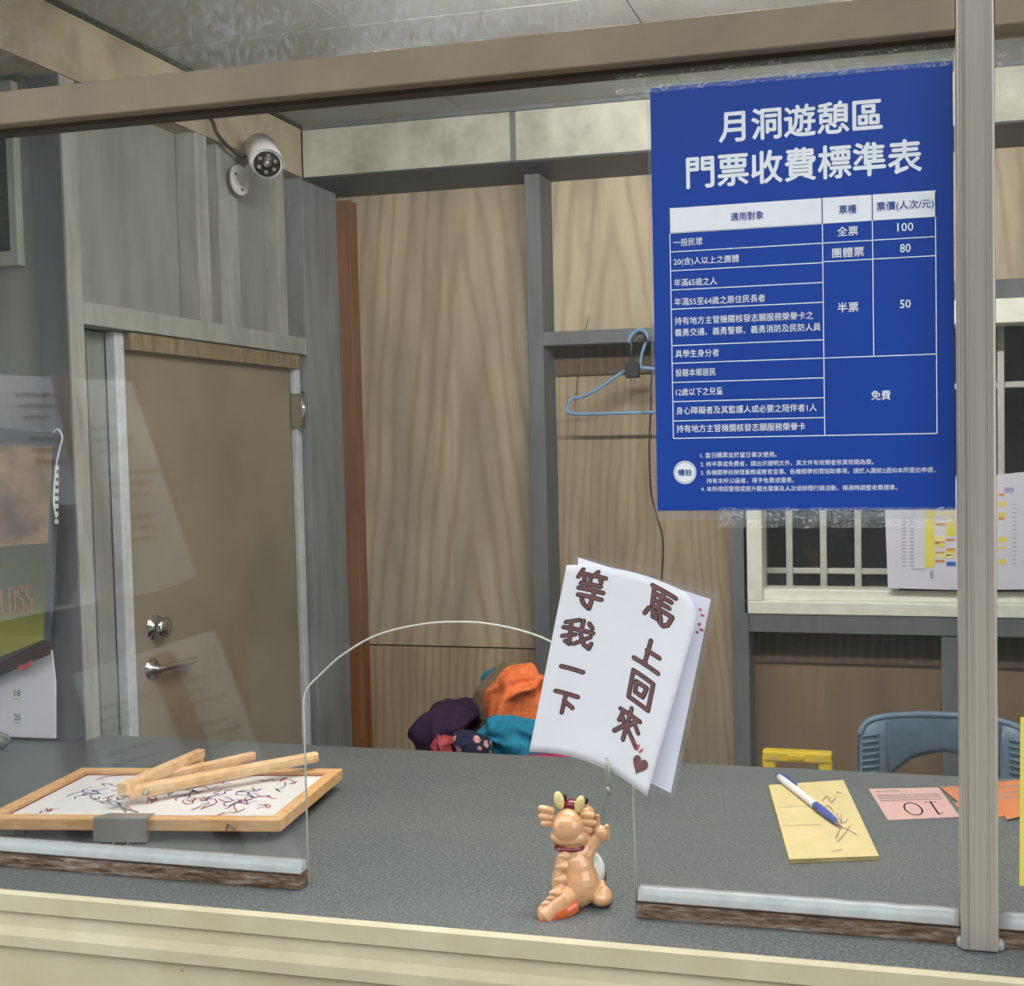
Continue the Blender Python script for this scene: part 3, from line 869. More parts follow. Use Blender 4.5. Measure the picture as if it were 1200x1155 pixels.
# ================================================================== WHITEBOARD, CLIP, STICKS
P1, P2 = V((-1.03, .128, 0)), V((-1.035, .43, 0))
ex_ = on_z(290, 960, 1.036); P1 = V((ex_.x, ex_.y, 0)); e2 = on_z(402, 901, 1.036); e3 = on_z(118, 900, 1.036)
P2 = V((e2.x, e2.y, 0)); ux = (V((e3.x, e3.y, 0)) - P2).normalized(); uy = (P2 - P1); Hh = uy.length
uy = (uy - ux * uy.dot(ux)).normalized(); W_ = .50
BM = Matrix(((-ux.x, uy.x, 0, 0), (-ux.y, uy.y, 0, 0), (0, 0, 1, 0), (0, 0, 0, 1)))
org = P2 - uy * Hh + ux * W_
BM = Matrix.Translation((org.x, org.y, 1.020)) @ BM      # local x right, y away, z up
wbd = thing('framed_whiteboard', 'pine-framed small whiteboard with red and blue scribbles lying flat on the counter', 'whiteboard', BM @ V((W_ / 2, 0, 0)))
fw = .022
for a in ((0, W_, 0, fw), (0, W_, Hh - fw, Hh), (0, fw, fw, Hh - fw), (W_ - fw, W_, fw, Hh - fw)):
    box('frame_bar', MT['pine'], wbd, a[0] + .0004, a[1] - .0004, a[2] + .0004, a[3] - .0004, -.002, .0175, bev=.0015, M=BM)
bdp = box('board_panel', MT['white'], wbd, fw, W_ - fw, fw, Hh - fw, .004, .011, M=BM)
wf_ = lambda x, y: BM @ V((x, y, .0114))
rects('inner_line', plain('maroon_line', (120, 60, 70), .6), bdp, [(fw + .001, fw + .006, fw + .001, Hh - fw - .001), (fw + .001, W_ - fw - .001, Hh - fw - .006, Hh - fw - .001)], wf_)
random.seed(9)
for nm, mt, n in (('red_scribble', 'red_ink', 22), ('blue_scribble', 'blue_ink', 22)):
    bm = bmesh.new()
    for k in range(n):
        cx, cy = random.uniform(.06, W_ - .07), random.uniform(.05, Hh - .05); pts = [(cx, cy)]
        for _ in range(6): pts.append((pts[-1][0] + random.uniform(-.014, .022), pts[-1][1] + random.uniform(-.020, .020)))
        pts = [(min(max(a, fw + .004), W_ - fw - .004), min(max(b, fw + .004), Hh - fw - .004)) for a, b in pts]
        ribbon(bm, [(p.x, p.y) for p in spline([(a, b, 0) for a, b in pts], 5)], .0022, wf_, 6)
    flat(nm, MT[mt], bdp, bm)
bm = bmesh.new(); tube(bm, [BM @ V((W_ - .089, -.0012, .000)), BM @ V((W_ - .084, -.0025, .012)), BM @ V((W_ - .079, -.0025, .012)), BM @ V((W_ - .074, -.0012, .000))], .0012, 6)
done('hanging_loop', bm, MT['steel'], wbd, True)
# counter rests: a block below far side, so the board lies level above the counter
for x in (W_ - .04, .05):
    for y in (.03, Hh - .03): box('rubber_foot', MT['black'], wbd, x - .008, x + .008, y - .008, y + .008, -.020, .001, M=BM)

# binder clip gripping the near bar
bc = thing('binder_clip', 'large silver binder clip gripping the near edge of the whiteboard', 'clip', BM @ V((.2, 0, 0)))
iB = BM.inverted()
lx = lambda px, py: (iB @ on_z(px, py, 1.036)).x
cl0, cl1 = lx(115, 960), lx(177, 960)
def bl(pts, ex0, ex1, nm, m, par):
    bm = bmesh.new(); A = [bm.verts.new(BM @ V((ex0[i], p[0], p[1]))) for i, p in enumerate(pts)]; B = [bm.verts.new(BM @ V((ex1[i], p[0], p[1]))) for i, p in enumerate(pts)]
    for k in range(len(pts) - 1): bm.faces.new((A[k], A[k + 1], B[k + 1], B[k]))
    o = done(nm, bm, m, par); s_ = o.modifiers.new('t', 'SOLIDIFY'); s_.thickness = .0012; return o
sp_ = [(.024, .0190), (.012, .021), (-.010, .0235), (-.0125, .022), (-.0145, -.0145), (-.0125, -.0165), (.010, -.006), (.016, -.004)]
bl(sp_, [cl0 + .004] * 2 + [cl0] * 4 + [cl0 + .003] * 2, [cl1 - .004] * 2 + [cl1] * 4 + [cl1 - .003] * 2, 'clip_body', MT['steel'], bc)
cm = (cl0 + cl1) / 2
tb('wire_handle', MT['chrome'], bc, spline([BM @ V(p) for p in ((cm + .012, .020, .022), (cm + .006, .006, .030), (cm - .012, -.012, .046), (cm - .034, -.012, .051), (cm - .048, -.002, .050), (cm - .040, .008, .045), (cm - .014, .014, .032), (cm - .008, .020, .022))], 6), .0015, 8)
tb('wire_handle', MT['chrome'], bc, spline([BM @ V(p) for p in ((cm - .012, .004, -.006), (cm - .008, -.018, -.0155), (cm - .004, -.052, -.0185), (cm + .016, -.054, -.0185), (cm + .016, -.018, -.0155), (cm + .010, .004, -.006))], 6), .0013, 8)

SG = 'pine sticks on the whiteboard'
sticks = [
    ((150, 929), (372, 886), 1.053, 1.062, .0150, 'longest pine stick across the whiteboard, reaching furthest right', True),
    ((146, 922), (298, 885), 1.049, 1.056, .0130, 'middle pine stick on the whiteboard, just behind the longest one', False),
    ((143, 925), (236, 882), 1.064, 1.068, .0135, 'steepest pine stick on the whiteboard, ending furthest left', False),
    ((165, 925), (330, 895), 1.046, 1.044, .0085, 'thin pine stick half hidden under the longest stick on the whiteboard', False),
    ((160, 921), (236, 891), 1.046, 1.050, .0105, 'short pine stick tucked under the steepest stick', False)]
for a, b, za, zb, r, lab, bolt in sticks:
    A_, B_ = on_z(*a, za), on_z(*b, zb)
    stt = thing('wooden_stick', lab, 'stick', A_, SG)
    bm = bmesh.new(); tube(bm, [A_, A_.lerp(B_, .55), B_], [r, r * .92, r * .80], 8)
    dr_ = (B_ - A_).normalized(); sd_ = dr_.cross(V((0, 0, 1))).normalized(); up_ = sd_.cross(dr_)
    for v_ in bm.verts:                                   # square the section, with a shallow groove left on the upper face
        t_ = (v_.co - A_).dot(dr_); c_ = A_ + dr_ * t_; e_ = v_.co - c_
        if e_.length > 1e-6:
            a_, b_ = e_.dot(sd_), e_.dot(up_); m_ = max(abs(a_), abs(b_)); k_ = e_.length / m_ * .72
            v_.co = c_ + sd_ * a_ * k_ + up_ * b_ * k_
    bmesh.ops.bevel(bm, geom=[e_ for e_ in bm.edges], offset=.0008, segments=1, affect='EDGES')
    done('shaft', bm, MT['pine_stick'], stt)
    if bolt:
        c = A_.lerp(B_, .11) + V((0, -.009, -.001)); dd = V((.3, -1, -.15)).normalized()
        tb('bolt', MT['steel'], stt, [c, c + dd * .004, c + dd * .0045, c + dd * .012], [.006, .006, .0025, .0025], 12)

# ================================================================== PAD, PEN, TICKETS
def flat_quad(pxs, z0, th, nm, m, par):
    return plate(nm, m, par, [on_z(x, y, z0 + th) - V((0, 0, th)) for x, y in pxs], (0, 0, th))


pdq = [(900.7, 920), (988, 914), (1030, 1003), (925, 1007)]
pd = thing('note_pad', 'pale yellow note pad with pen scribbles lying on the counter', 'note pad', on_z(965, 960, 1))
flat_quad(pdq, 1.0005, .006, 'pages', MT['padedge'], pd)
flat_quad([(901, 919.5), (988.3, 913.5), (1030, 1002.5), (925, 1006.5)], 1.0068, .0006, 'top_page', MT['pad'], pd)
pdf = lambda x, y: on_z(*((V((901, 919.5)).lerp(V((988.3, 913.5)), x)).lerp(V((925, 1006.5)).lerp(V((1030, 1002.5)), x), y)), 1.0078)
bm = bmesh.new()
for st_ in ([(.62, .25), (.70, .20), (.72, .28), (.80, .22)], [(.55, .38), (.66, .32), (.70, .40)], [(.78, .45), (.70, .62), (.60, .75)], [(.62, .52), (.80, .66), (.86, .72)], [(.60, .80), (.72, .70), (.82, .60)],
            [(.72, .42), (.76, .55), (.84, .50)], [(.84, .15), (.90, .17)], [(.5, .92), (.62, .90)]):
    ribbon(bm, [(p.x, p.y) for p in spline([(a, b, 0) for a, b in st_], 5)], .012, pdf, 6)
for y in (.3, .55): ribbon(bm, [(.06, y), (.5, y + .01)], .004, pdf, 6)
flat('pen_scribbles', MT['ink_soft'], pd, bm)
pn = thing('ballpoint_pen', 'white ballpoint pen with blue grip and clip lying on the yellow pad', 'pen', on_z(950, 938, 1.012))
zp = 1.0145
A_, B_ = on_z(913, 910, zp), on_z(986, 967, zp)
L = lambda t: A_.lerp(B_, t)
tb('barrel', MT['white'], pn, [L(0), L(.06), L(.62)], [.0052, .0062, .0064], 16)
tb('grip', MT['blue_ink'], pn, [L(.62), L(.66), L(.82), L(.93)], [.0066, .0069, .0062, .0040], 16)
tb('tip', MT['steel'], pn, [L(.93), L(.97), L(1.0)], [.0038, .0022, .0008], 12)
tb('push_button', MT['blue_ink'], pn, [L(-.05), L(-.045), L(.0)], [.0030, .0038, .0040], 12)
sd = (B_ - A_).cross(V((0, 0, 1))).normalized()
tb('pocket_clip', MT['blue_ink'], pn, [L(.0) - sd * .004 + V((0, 0, .004)), L(.03) - sd * .007 + V((0, 0, .006)), L(.25) - sd * .007 + V((0, 0, .005))], [.0026, .0026, .0018], 8)


def ticket(qd, z, m, lab, num=None, grp=None, nm='paper_ticket'):
    t = thing(nm, lab, 'ticket', on_z(*qd[0], z), grp)
    flat_quad(qd, z, .0006, 'slip', m, t)
    fq = lambda x, y: on_z(*(V(qd[0]).lerp(V(qd[1]), x).lerp(V(qd[3]).lerp(V(qd[2]), x), y)), z + .0010)
    return t, fq


pk, fq = ticket([(1018, 924), (1100, 922.3), (1125, 956.7), (1040.7, 960.7)], 1.0005, MT['pink'], 'pink paper ticket printed 10 lying upside down on the counter')
# seen from the clerk's side: turned by half a turn
bm = bmesh.new()
ribbon(bm, [(.44 + .115 * math.cos(t * PI / 12), .68 + .20 * math.sin(t * PI / 12)) for t in range(25)], .026, fq, 8)
ribbon(bm, [(.74, .47), (.74, .89)], .032, fq, 8); ribbon(bm, [(.66, .475), (.82, .475)], .018, fq, 8); ribbon(bm, [(.74, .885), (.81, .84)], .018, fq, 8)
flat('number', MT['ink'], pk, bm)
random.seed(3)
bm = bmesh.new()
for y in (.06, .20, .28, .36):
    x = .06 if y < .5 and y > .1 else .08
    while x < (.93 if y > .1 else .4):
        w_ = random.uniform(.02, .035); bm.faces.new([bm.verts.new(fq(a, b)) for a, b in ((x, y), (x + w_, y), (x + w_, y + .045), (x, y + .045))]); x += w_ + .012
flat('small_print', MT['ink_soft'], pk, bm)
ot = [([(1102, 922), (1171, 918), (1196, 950), (1128, 943)], 1.0018, 'orange paper ticket partly hidden behind the metal post'),
      ([(1118, 940), (1172, 934), (1184, 956), (1134, 958)], 1.0005, 'orange paper ticket poking out below the other orange tickets by the post'),
      ([(1160, 917), (1215, 911), (1240, 945), (1180, 960)], 1.0032, 'orange paper ticket at the right end of the counter beside the post')]
for qd, z, lab in ot:
    t_, fq = ticket(qd, z, MT['orange_t'], lab, grp='orange tickets by the post')
    bm = bmesh.new()
    for y in (.12, .3, .42):
        x = .05
        while x < .9:
            w_ = random.uniform(.02, .04); bm.faces.new([bm.verts.new(fq(a, b)) for a, b in ((x, y), (x + w_, y), (x + w_, y + .05), (x, y + .05))]); x += w_ + .014
    flat('small_print', MT['ink_soft'], t_, bm)

# yellow sheet on the glass at the right edge
ys_ = thing('yellow_sheet', 'bright yellow sheet taped to the glass at the far right edge', 'sheet', (.2, -.003, 1.08))
pl = [(.121, 1.282), (.33, 1.29), (.33, 1.06), (.119, 1.075)]
plate('sheet', plain('bright_yellow_paper', (232, 222, 96), .7, vary=.02), ys_, [(x, -.0022, z) for x, z in pl], (0, .0012, 0))
for z in (1.27, 1.18):
    rects('pale_lines', MT['pad'], ys_, [(.124, .32, z, z + .002)], lambda x, y: (x, -.0024, y))

# ================================================================== LEFT: calendar and stone
YC = .600
cal = thing('wall_calendar', 'large hanging calendar with picture and white date sheet at the left end', 'calendar', (-1.9, .62, 1.0))
def cpl(nm, m, pts, y, th, par):
    return plate(nm, m, par, [on_y(a, b, y) for a, b in pts], (0, th, 0))
dp = cpl('date_sheet', MT['paper'], [(-70, 800), (60, 762), (64.5, 800), (64.5, 865), (-70, 860)], .622, .004, cal)
pc = cpl('picture_sheet', plain('ochre_print', (150, 118, 76), .3, vary=.35, scale=9, coat=.4), [(-90, 512), (62, 519), (56, 636), (-90, 648)], YC, .006, cal)
gr_ = NT('green_gradient_print'); sx_ = gr_.n('ShaderNodeSeparateXYZ'); gr_.l(gr_.coord(), sx_.inputs[0])
mr = gr_.n('ShaderNodeMapRange'); mr.inputs[1].default_value = 1.24; mr.inputs[2].default_value = 1.45; gr_.l(sx_.outputs[2], mr.inputs[0])
gr_.base(gr_.ramp(mr.outputs[0], [(0, (150, 146, 60)), (.35, (92, 98, 44)), (1, (60, 66, 36))])); gr_.set(Roughness=.3)
cpl('green_sheet', gr_.m, [(-90, 648), (56, 636), (51, 749), (-90, 806)], YC, .006, cal)
cpl('dark_band', plain('dark_maroon_print', (48, 22, 20), .4, vary=.3), [(-70, 812), (51, 750), (57, 752), (57, 767), (-70, 822)], YC - .002, .005, cal)
cpl('top_bar', MT['vent'], [(-90, 494), (71, 508), (68, 523), (-90, 516)], YC - .006, .014, cal)
cpl('side_bar', plain('grey_blue_edge', (74, 80, 88), .5), [(62, 519), (69, 519), (64, 640), (57, 752), (51, 749), (56, 636)], YC - .001, .006, cal)
bm = bmesh.new()
for y in range(548, 612, 9): 
    a = on_y(65.5, y, YC - .006); bx(bm, a.x - .0035, a.x + .0035, a.y, a.y + .003, a.z - .0045, a.z + .0045)
done('white_beads', bm, MT['white'], cal)
tb('string', MT['white'], cal, spline([on_y(62, 507, YC - .008), on_y(68, 503, YC - .012), on_y(73, 512, YC - .010), on_y(70, 525, YC - .008), on_y(66, 545, YC - .006), on_y(63, 585, YC - .006), on_y(66, 607, YC - .006)], 5), .0018, 6)
bm = bmesh.new(); bm.faces.new([bm.verts.new(on_y(a, b, YC - .0045)) for a, b in ((20, 781), (31, 777), (39, 772), (37, 779), (30, 785), (23, 784))])
flat('lips_print', MT['red_ink'], cal, bm)
a0, a1 = on_y(-4, 715, YC - .002), on_y(41, 698, YC - .002)
a0 = on_y(1, 702, YC); a1 = on_y(40, 696, YC)
lt_ = lambda x, y: V((a0.x + x * (a1.x - a0.x), YC - .0015, a0.z + x * (a1.z - a0.z) + y))
LT = {'L': [[(0, 1), (0, 0), (1, 0)]], 'O': [[(0, .12), (0, .88), (.2, 1), (.8, 1), (1, .88), (1, .12), (.8, 0), (.2, 0), (0, .12)]], 'S': [[(1, .8), (1, .9), (.8, 1), (.2, 1), (0, .88), (0, .62), (1, .40), (1, .12), (.8, 0), (.2, 0), (0, .12), (0, .22)]]}
bm = bmesh.new(); b0 = on_y(1, 720, YC - .002); b1 = on_y(40, 714, YC - .002); hh = on_y(40, 684, YC).z - b1.z
for k, c_ in enumerate('LOSS'):
    for st_ in LT[c_]:
        ribbon(bm, [(b0.x + (b1.x - b0.x) * (k + .14 + a * .62) / 4, b * hh) for a, b in st_], .0052, lambda x, y: V((x, YC - .0018, b0.z + y + (x - b0.x) / (b1.x - b0.x) * (b1.z - b0.z))), 6)
flat('lettering', plain('salmon_print', (176, 122, 84), .5), cal, bm)['kind'] = 'stuff'
bm = bmesh.new()
for k in range(4): bm.faces.new([bm.verts.new(lt_(a, b)) for a, b in ((.02 + k * .25, -.036), (.21 + k * .25, -.036), (.21 + k * .25, -.031), (.02 + k * .25, -.031))])
flat('underline_print', plain('olive_print', (150, 140, 60), .5), cal, bm)
for s_, px, py in (('18', 20, 812), ('25', 20, 840), ('17', -22, 812), ('24', -22, 840)):
    c = on_y(px, py, .6205)
    text('date_number', MT['ink_soft'], dp, [(s_, c.x - .008, c.x + .008, c.z, .014)], lambda x, y: V((x, .6212, y)), .02)
    rects('date_note', plain('pink_note', (206, 176, 176), .7), dp, [(c.x - .009, c.x + .009, c.z - .014, c.z - .0115)], lambda x, y: V((x, .6212, y)))
c = on_z(-4, 876, 1.0)
bm = bmesh.new(); ell(bm, (c.x, c.y - .01, 1.017), (.032, .035, .0185))
bmesh.ops.delete(bm, geom=[v for v in bm.verts if v.co.z < 1.0], context='VERTS'); bmesh.ops.holes_fill(bm, edges=bm.edges)
tag(done('paperweight', bm, MT['stone'], None, True), 'speckled dark grey rounded stone paperweight at the far left of the counter', 'paperweight')

# ================================================================== SECURITY CAMERA
sc = on_y(313, 192, 1.19); mc = on_x(279, 211, -1.757)
cm_ = thing('security_camera', 'white bullet security camera with infrared ring mounted at the beam corner', 'camera', sc)
face = (CAM + V((.15, 0, -.35)) - sc).normalized()
back = sc - face * .11 + V((-.012, .0, .03))
axis = (sc - back).normalized()
bm = bmesh.new(); tube(bm, [back, back + axis * .008, sc - axis * .004, sc, sc - axis * .001, sc - axis * .006], [.028, .036, .039, .039, .033, .032], 28); done('housing', bm, MT['white'], cm_, True)
u = axis.orthogonal().normalized(); w2 = axis.cross(u)
bm = bmesh.new()
# sun hood above the lens
for sgn in (0, 1):
    pass
hoodc = []
upv = (V((0, 0, 1)) - axis * axis.z).normalized(); rv = axis.cross(upv)
for k in range(15):
    a = math.radians(-15 + k * 15); hoodc.append((math.cos(a), math.sin(a)))
A = [bm.verts.new(sc + axis * .010 + (rv * a + upv * b) * .0425) for a, b in hoodc]; B = [bm.verts.new(back + (rv * a + upv * b) * .041) for a, b in hoodc]
for k in range(14): bm.faces.new((A[k], A[k + 1], B[k + 1], B[k]))
o_ = done('sun_hood', bm, MT['white'], cm_, True); s_ = o_.modifiers.new('t', 'SOLIDIFY'); s_.thickness = .0015
tb('lens_plate', MT['black'], cm_, [sc - axis * .002, sc + axis * .0015], [.033, .033], 28)
tb('lens', MT['chrome'], cm_, [sc - axis * .002, sc + axis * .002, sc + axis * .003], [.010, .009, .004], 16)
for k in range(6):
    a = k * PI / 3 + .5; p = sc + (u * math.cos(a) + w2 * math.sin(a)) * .0215
    tb('infrared_diode', MT['ink_soft'], cm_, [p - axis * .002, p + axis * .003], [.0058, .0050], 12)
bm = bmesh.new(); mp_ = V((-1.757, mc.y, mc.z)); tube(bm, [mp_ + V((-.0, 0, 0)), mp_ + V((.007, 0, 0)), mp_ + V((.009, 0, 0))], [.040, .040, .036], 28); done('mounting_plate', bm, MT['white'], cm_, True)
for a in (.6, 2.7, 4.8): 
    p = mp_ + V((.008, math.cos(a) * .026, math.sin(a) * .026)); tb('screw', MT['black'], cm_, [p, p + V((.003, 0, 0))], .0035, 8)
tb('bracket_arm', MT['white'], cm_, [mp_ + V((.006, 0, 0)), mp_ + V((.03, -.01, .01)), back + axis * .03], [.014, .013, .012], 14)
tag(tb('camera_cable', MT['wire'], None, spline([V((-1.752, 1.02, 2.52)), on_x(246, 137, -1.75), on_x(254, 155, -1.75), on_x(268, 172, -1.748), on_x(284, 184, -1.745), back + V((-.01, 0, .0))], 6), .0042, 8), 'dark cable hanging from the beam to the security camera', 'cable')

# ================================================================== HANGER, PLUG, CORD on the back wall
hy = 1.715
hp_ = lambda x, y, Y=hy: on_y(x, y, Y)
hgx = thing('coat_hanger', 'pale blue plastic coat hanger hooked over the grey rail beside the poster', 'hanger', hp_(752, 390))
hk = [hp_(737, 402), hp_(739, 394), hp_(745, 388), hp_(751, 386), hp_(757, 390), hp_(758, 398), hp_(754, 408), hp_(751, 420), hp_(751, 431)]
tb('hook', MT['hanger'], hgx, spline(hk, 5), .0042, 8)
cx_ = hp_(751, 431); half = cx_.x - hp_(665, 470).x
tipL, tipR = hp_(667, 474), V((cx_.x + half, hy, hp_(667, 474).z))
sh = lambda s: [cx_, V((cx_.x + s * half * .22, hy, cx_.z - .008)), V((cx_.x + s * half * .55, hy, cx_.z - .052)), V((cx_.x + s * half * .80, hy, cx_.z - .078)), V((cx_.x + s * half * .93, hy, cx_.z - .082)),
                V((cx_.x + s * half * 1.0, hy, cx_.z - .105)), V((cx_.x + s * half * .96, hy, cx_.z - .125)), V((cx_.x + s * half * .6, hy, cx_.z - .128)), V((cx_.x, hy, cx_.z - .128))]
for s_ in (-1, 1): tb('shoulder_arm', MT['hanger'], hgx, spline(sh(s_), 5), .0050, 8)
pg = thing('plug', 'small black plug adapter hanging by its cord in front of the blue hanger', 'plug', hp_(741, 433, 1.69))
pc_ = hp_(741, 433, 1.69); box('plug_body', MT['black'], pg, pc_.x - .0195, pc_.x + .0195, 1.68, 1.705, pc_.z - .024, pc_.z + .020, bev=.003)
box('strain_relief', MT['black'], pg, pc_.x - .008, pc_.x + .006, 1.686, 1.699, pc_.z + .018, pc_.z + .036, bev=.002)
for dx in (-.006, .006): box('prong', MT['chrome'], pg, pc_.x + dx - .001, pc_.x + dx + .001, 1.690, 1.696, pc_.z - .04, pc_.z - .022)
tb('cord', MT['black'], pg, spline([pc_ + V((-.001, .002, .034)), pc_ + V((-.002, .002, .075)), hp_(745, 393, 1.70), hp_(751, 390, 1.70), hp_(756, 394, 1.70), hp_(757, 400, 1.705)], 5), .0036, 8)
tag(tb('hanging_cord', MT['wire'], None, spline([V((hp_(764, 402, 1.735).x, 1.735, 1.93)), hp_(764, 420, 1.735), hp_(763, 470, 1.735), hp_(761, 520, 1.735), hp_(763, 575, 1.735), hp_(770, 605, 1.735), hp_(777, 635, 1.735), hp_(775, 690, 1.735), hp_(772, 760, 1.735)], 5), .0032, 6),
    'thin dark cord hanging down the plywood wall behind the note', 'cord')
tag(tb('thin_string', MT['wire'], None, [hp_(690, 372, 1.83), hp_(682, 400, 1.83), hp_(676, 452, 1.83), hp_(673, 480, 1.83)], .0012, 6), 'thin string on the plywood left of the blue hanger', 'string')

# ================================================================== SCHEDULE on the back window
YS = 1.735
sch = thing('work_schedule', 'white printed schedule with yellow, orange and blue cells taped to the back window', 'schedule', on_y(1120, 690, YS))
sq = [on_y(1036, 570, YS), on_y(1040.5, 689, YS), on_y(1121, 691, YS), on_y(1250, 690, YS), on_y(1246, 548, YS)]
plate('sheet', MT['paper2'], sch, sq, (0, .0015, 0))
sf = lambda x, y: on_y(x, y, YS - .001)
for nm, c, rs in (('yellow_cells', (236, 226, 96), [(1084, 1095, 595, 665), (1109, 1120, 612, 628), (1097, 1107, 636, 641), (1108, 1119, 645, 651), (1170, 1179, 588, 593), (1170, 1178, 600, 606), (1170, 1180, 629, 635), (1170, 1178, 640, 643), (1170, 1179, 655, 661)]),
                  ('pale_cells', (242, 238, 172), [(1096, 1120, 599, 604), (1096, 1108, 628, 634), (1096, 1120, 648, 654), (1109, 1120, 606, 611)]),
                  ('orange_cells', (222, 150, 96), [(1096, 1108, 613, 616), (1096, 1107, 634, 637), (1109, 1119, 631, 634), (1096, 1107, 646, 649), (1109, 1119, 642, 645), (1096, 1107, 656, 659), (1170, 1177, 578, 581), (1170, 1177, 606, 609)]),
                  ('blue_cells', (52, 112, 196), [(1109, 1120, 658, 663)]), ('violet_cells', (176, 164, 206), [(1177, 1188, 571, 577)]),
                  ('print_rows', (170, 170, 190), [(1057, 1062, y, y + 1.2) for y in range(602, 664, 4)] + [(1066, 1071, y, y + 1.2) for y in range(602, 664, 4)] + [(1186, 1191, y, y + 1) for y in range(590, 664, 5)] + [(1068, 1084, 666, 667.5), (1090, 1094, 668, 678)])):
    rects(nm, plain('schedule_' + nm, c, .7, vary=.02), sch, rs, sf)

# ================================================================== CHAIR, CASE, DESK, CLOTHES
dk = thing('side_desk', 'low wooden desk hidden behind the counter carrying the clothes', 'desk', (-.8, 1.35, 0))
box('desk_top', MT['desk'], dk, -1.60, -.16, 1.02, 1.56, .695, .72, bev=.002)
for x in (-1.56, -.20):
    for y in (1.06, 1.52): box('leg', MT['desk'], dk, x - .02, x + .02, y - .02, y + .02, 0, .695)

yc_ = 1.25
yl, yr = on_y(894, 890, yc_).x, on_y(975.5, 890, yc_).x; zt = on_y(935, 879, yc_).z
cs = thing('tool_case', 'yellow plastic case with open carrying handle behind the counter left of the chair', 'case', ((yl + yr) / 2, yc_, .72))
box('case_body', MT['yellow'], cs, yl - .03, yr + .03, yc_ - .05, yc_ + .05, .721, .800, bev=.008)
hb = box('handle_bar', MT['yellow'], cs, yl, yr, yc_ - .016, yc_ + .016, zt - .026, zt, bev=.005)
for x0 in (yl, yr - .032): box('handle_post', MT['yellow'], cs, x0, x0 + .032, yc_ - .013, yc_ + .013, .798, zt - .010, bev=.004)
box('thumb_latch', MT['yellow'], hb, (yl + yr) / 2 - .02, (yl + yr) / 2 + .02, yc_ - .021, yc_ - .014, zt - .021, zt - .006, bev=.003)
for x0 in (yl + .012, yl + .026, yr - .040, yr - .026): box('slot', MT['padedge'], hb, x0, x0 + .008, yc_ - .0175, yc_ - .0150, zt - .022, zt - .012)

yk = 1.42
def kp(px, py): 
    p = on_y(px, py, yk); return p
kl, kr = kp(1007, 870).x, kp(1207, 870).x; kt = kp(1105, 839).z; kc = (kl + kr) / 2; kw = kr - kl
ch = thing('plastic_chair', 'faded blue grey plastic chair with arched backrest behind the counter', 'chair', (kc, yk - .2, 0))
top = [(0, -.075), (.004, -.045), (.012, -.024), (.035, -.009), (.09, -.002), (.16, 0), (kw - .16, 0), (kw - .09, -.003), (kw - .035, -.011), (kw - .012, -.026), (kw - .004, -.048), (kw, -.078)]
bot = [(0, None), (.060, None), (.0605, -.185), (.085, -.150), (.12, -.124), (.16, -.110), (.21, -.101), (kw - .21, -.099), (kw - .15, -.108), (kw - .11, -.122), (kw - .085, -.140), (kw - .0605, -.185), (kw - .060, None), (kw, None)]
def itp(tab, x):
    for (a, u_), (b, v_) in zip(tab, tab[1:]):
        if a <= x <= b:
            if u_ is None or v_ is None: return None if u_ is None and v_ is None else (v_ if x == b and v_ is not None else u_ if x == a and u_ is not None else None)
            return u_ + (v_ - u_) * (x - a) / (b - a) if b > a else u_
    return tab[-1][1]
bend = lambda x: yk + .045 - .05 * ((x - kc) / (kw / 2)) ** 2
xs_ = sorted(set([a for a, _ in top] + [a for a, _ in bot] + [kw * i / 40 for i in range(41)]))
bm = bmesh.new(); pr = None; NR = 8
for x in xs_:
    zt_ = kt + itp(top, x); zb_ = itp(bot, x); zb_ = .44 if zb_ is None else kt + zb_
    q_ = [bm.verts.new((kl + x, bend(kl + x) + .02 * (r / NR) ** 2, zt_ + (zb_ - zt_) * r / NR)) for r in range(NR + 1)]
    if pr:
        for r in range(NR): bm.faces.new((pr[r], pr[r + 1], q_[r + 1], q_[r]))
    pr = q_
bmesh.ops.recalc_face_normals(bm, faces=bm.faces)
me = bpy.data.meshes.new('backrest'); bm.to_mesh(me); bm.free()
for p in me.polygons: p.use_smooth = True
o_ = link('backrest', me, MT['bluegrey'], ch); s_ = o_.modifiers.new('t', 'SOLIDIFY'); s_.thickness = .022; s_.offset = 0
tb('top_edge', MT['bluegrey'], ch, spline([(kl + x, bend(kl + x) - .006, kt + z - .006) for x, z in top[1:11]], 5), .0085, 10)
for sgn, x0 in ((1, kl + .008), (-1, kr - .008)):
    for k in range(7):
        z = kt - .055 - k * .016; tb('grip_rib', MT['bluegrey'], o_, [(x0, bend(x0) - .013, z), (x0 + sgn * .040, bend(x0 + sgn * .04) - .015, z + .003)], .0035, 6)
box('seat', MT['bluegrey'], ch, kl + .005, kr - .005, yk - .40, yk + .04, .42, .45, bev=.01)
for x in (kl + .03, kr - .03):
    for y in (yk - .37, yk + .03): tb('leg', MT['bluegrey'], ch, [(x, y, 0), (x, y, .425)], [.016, .022], 10)


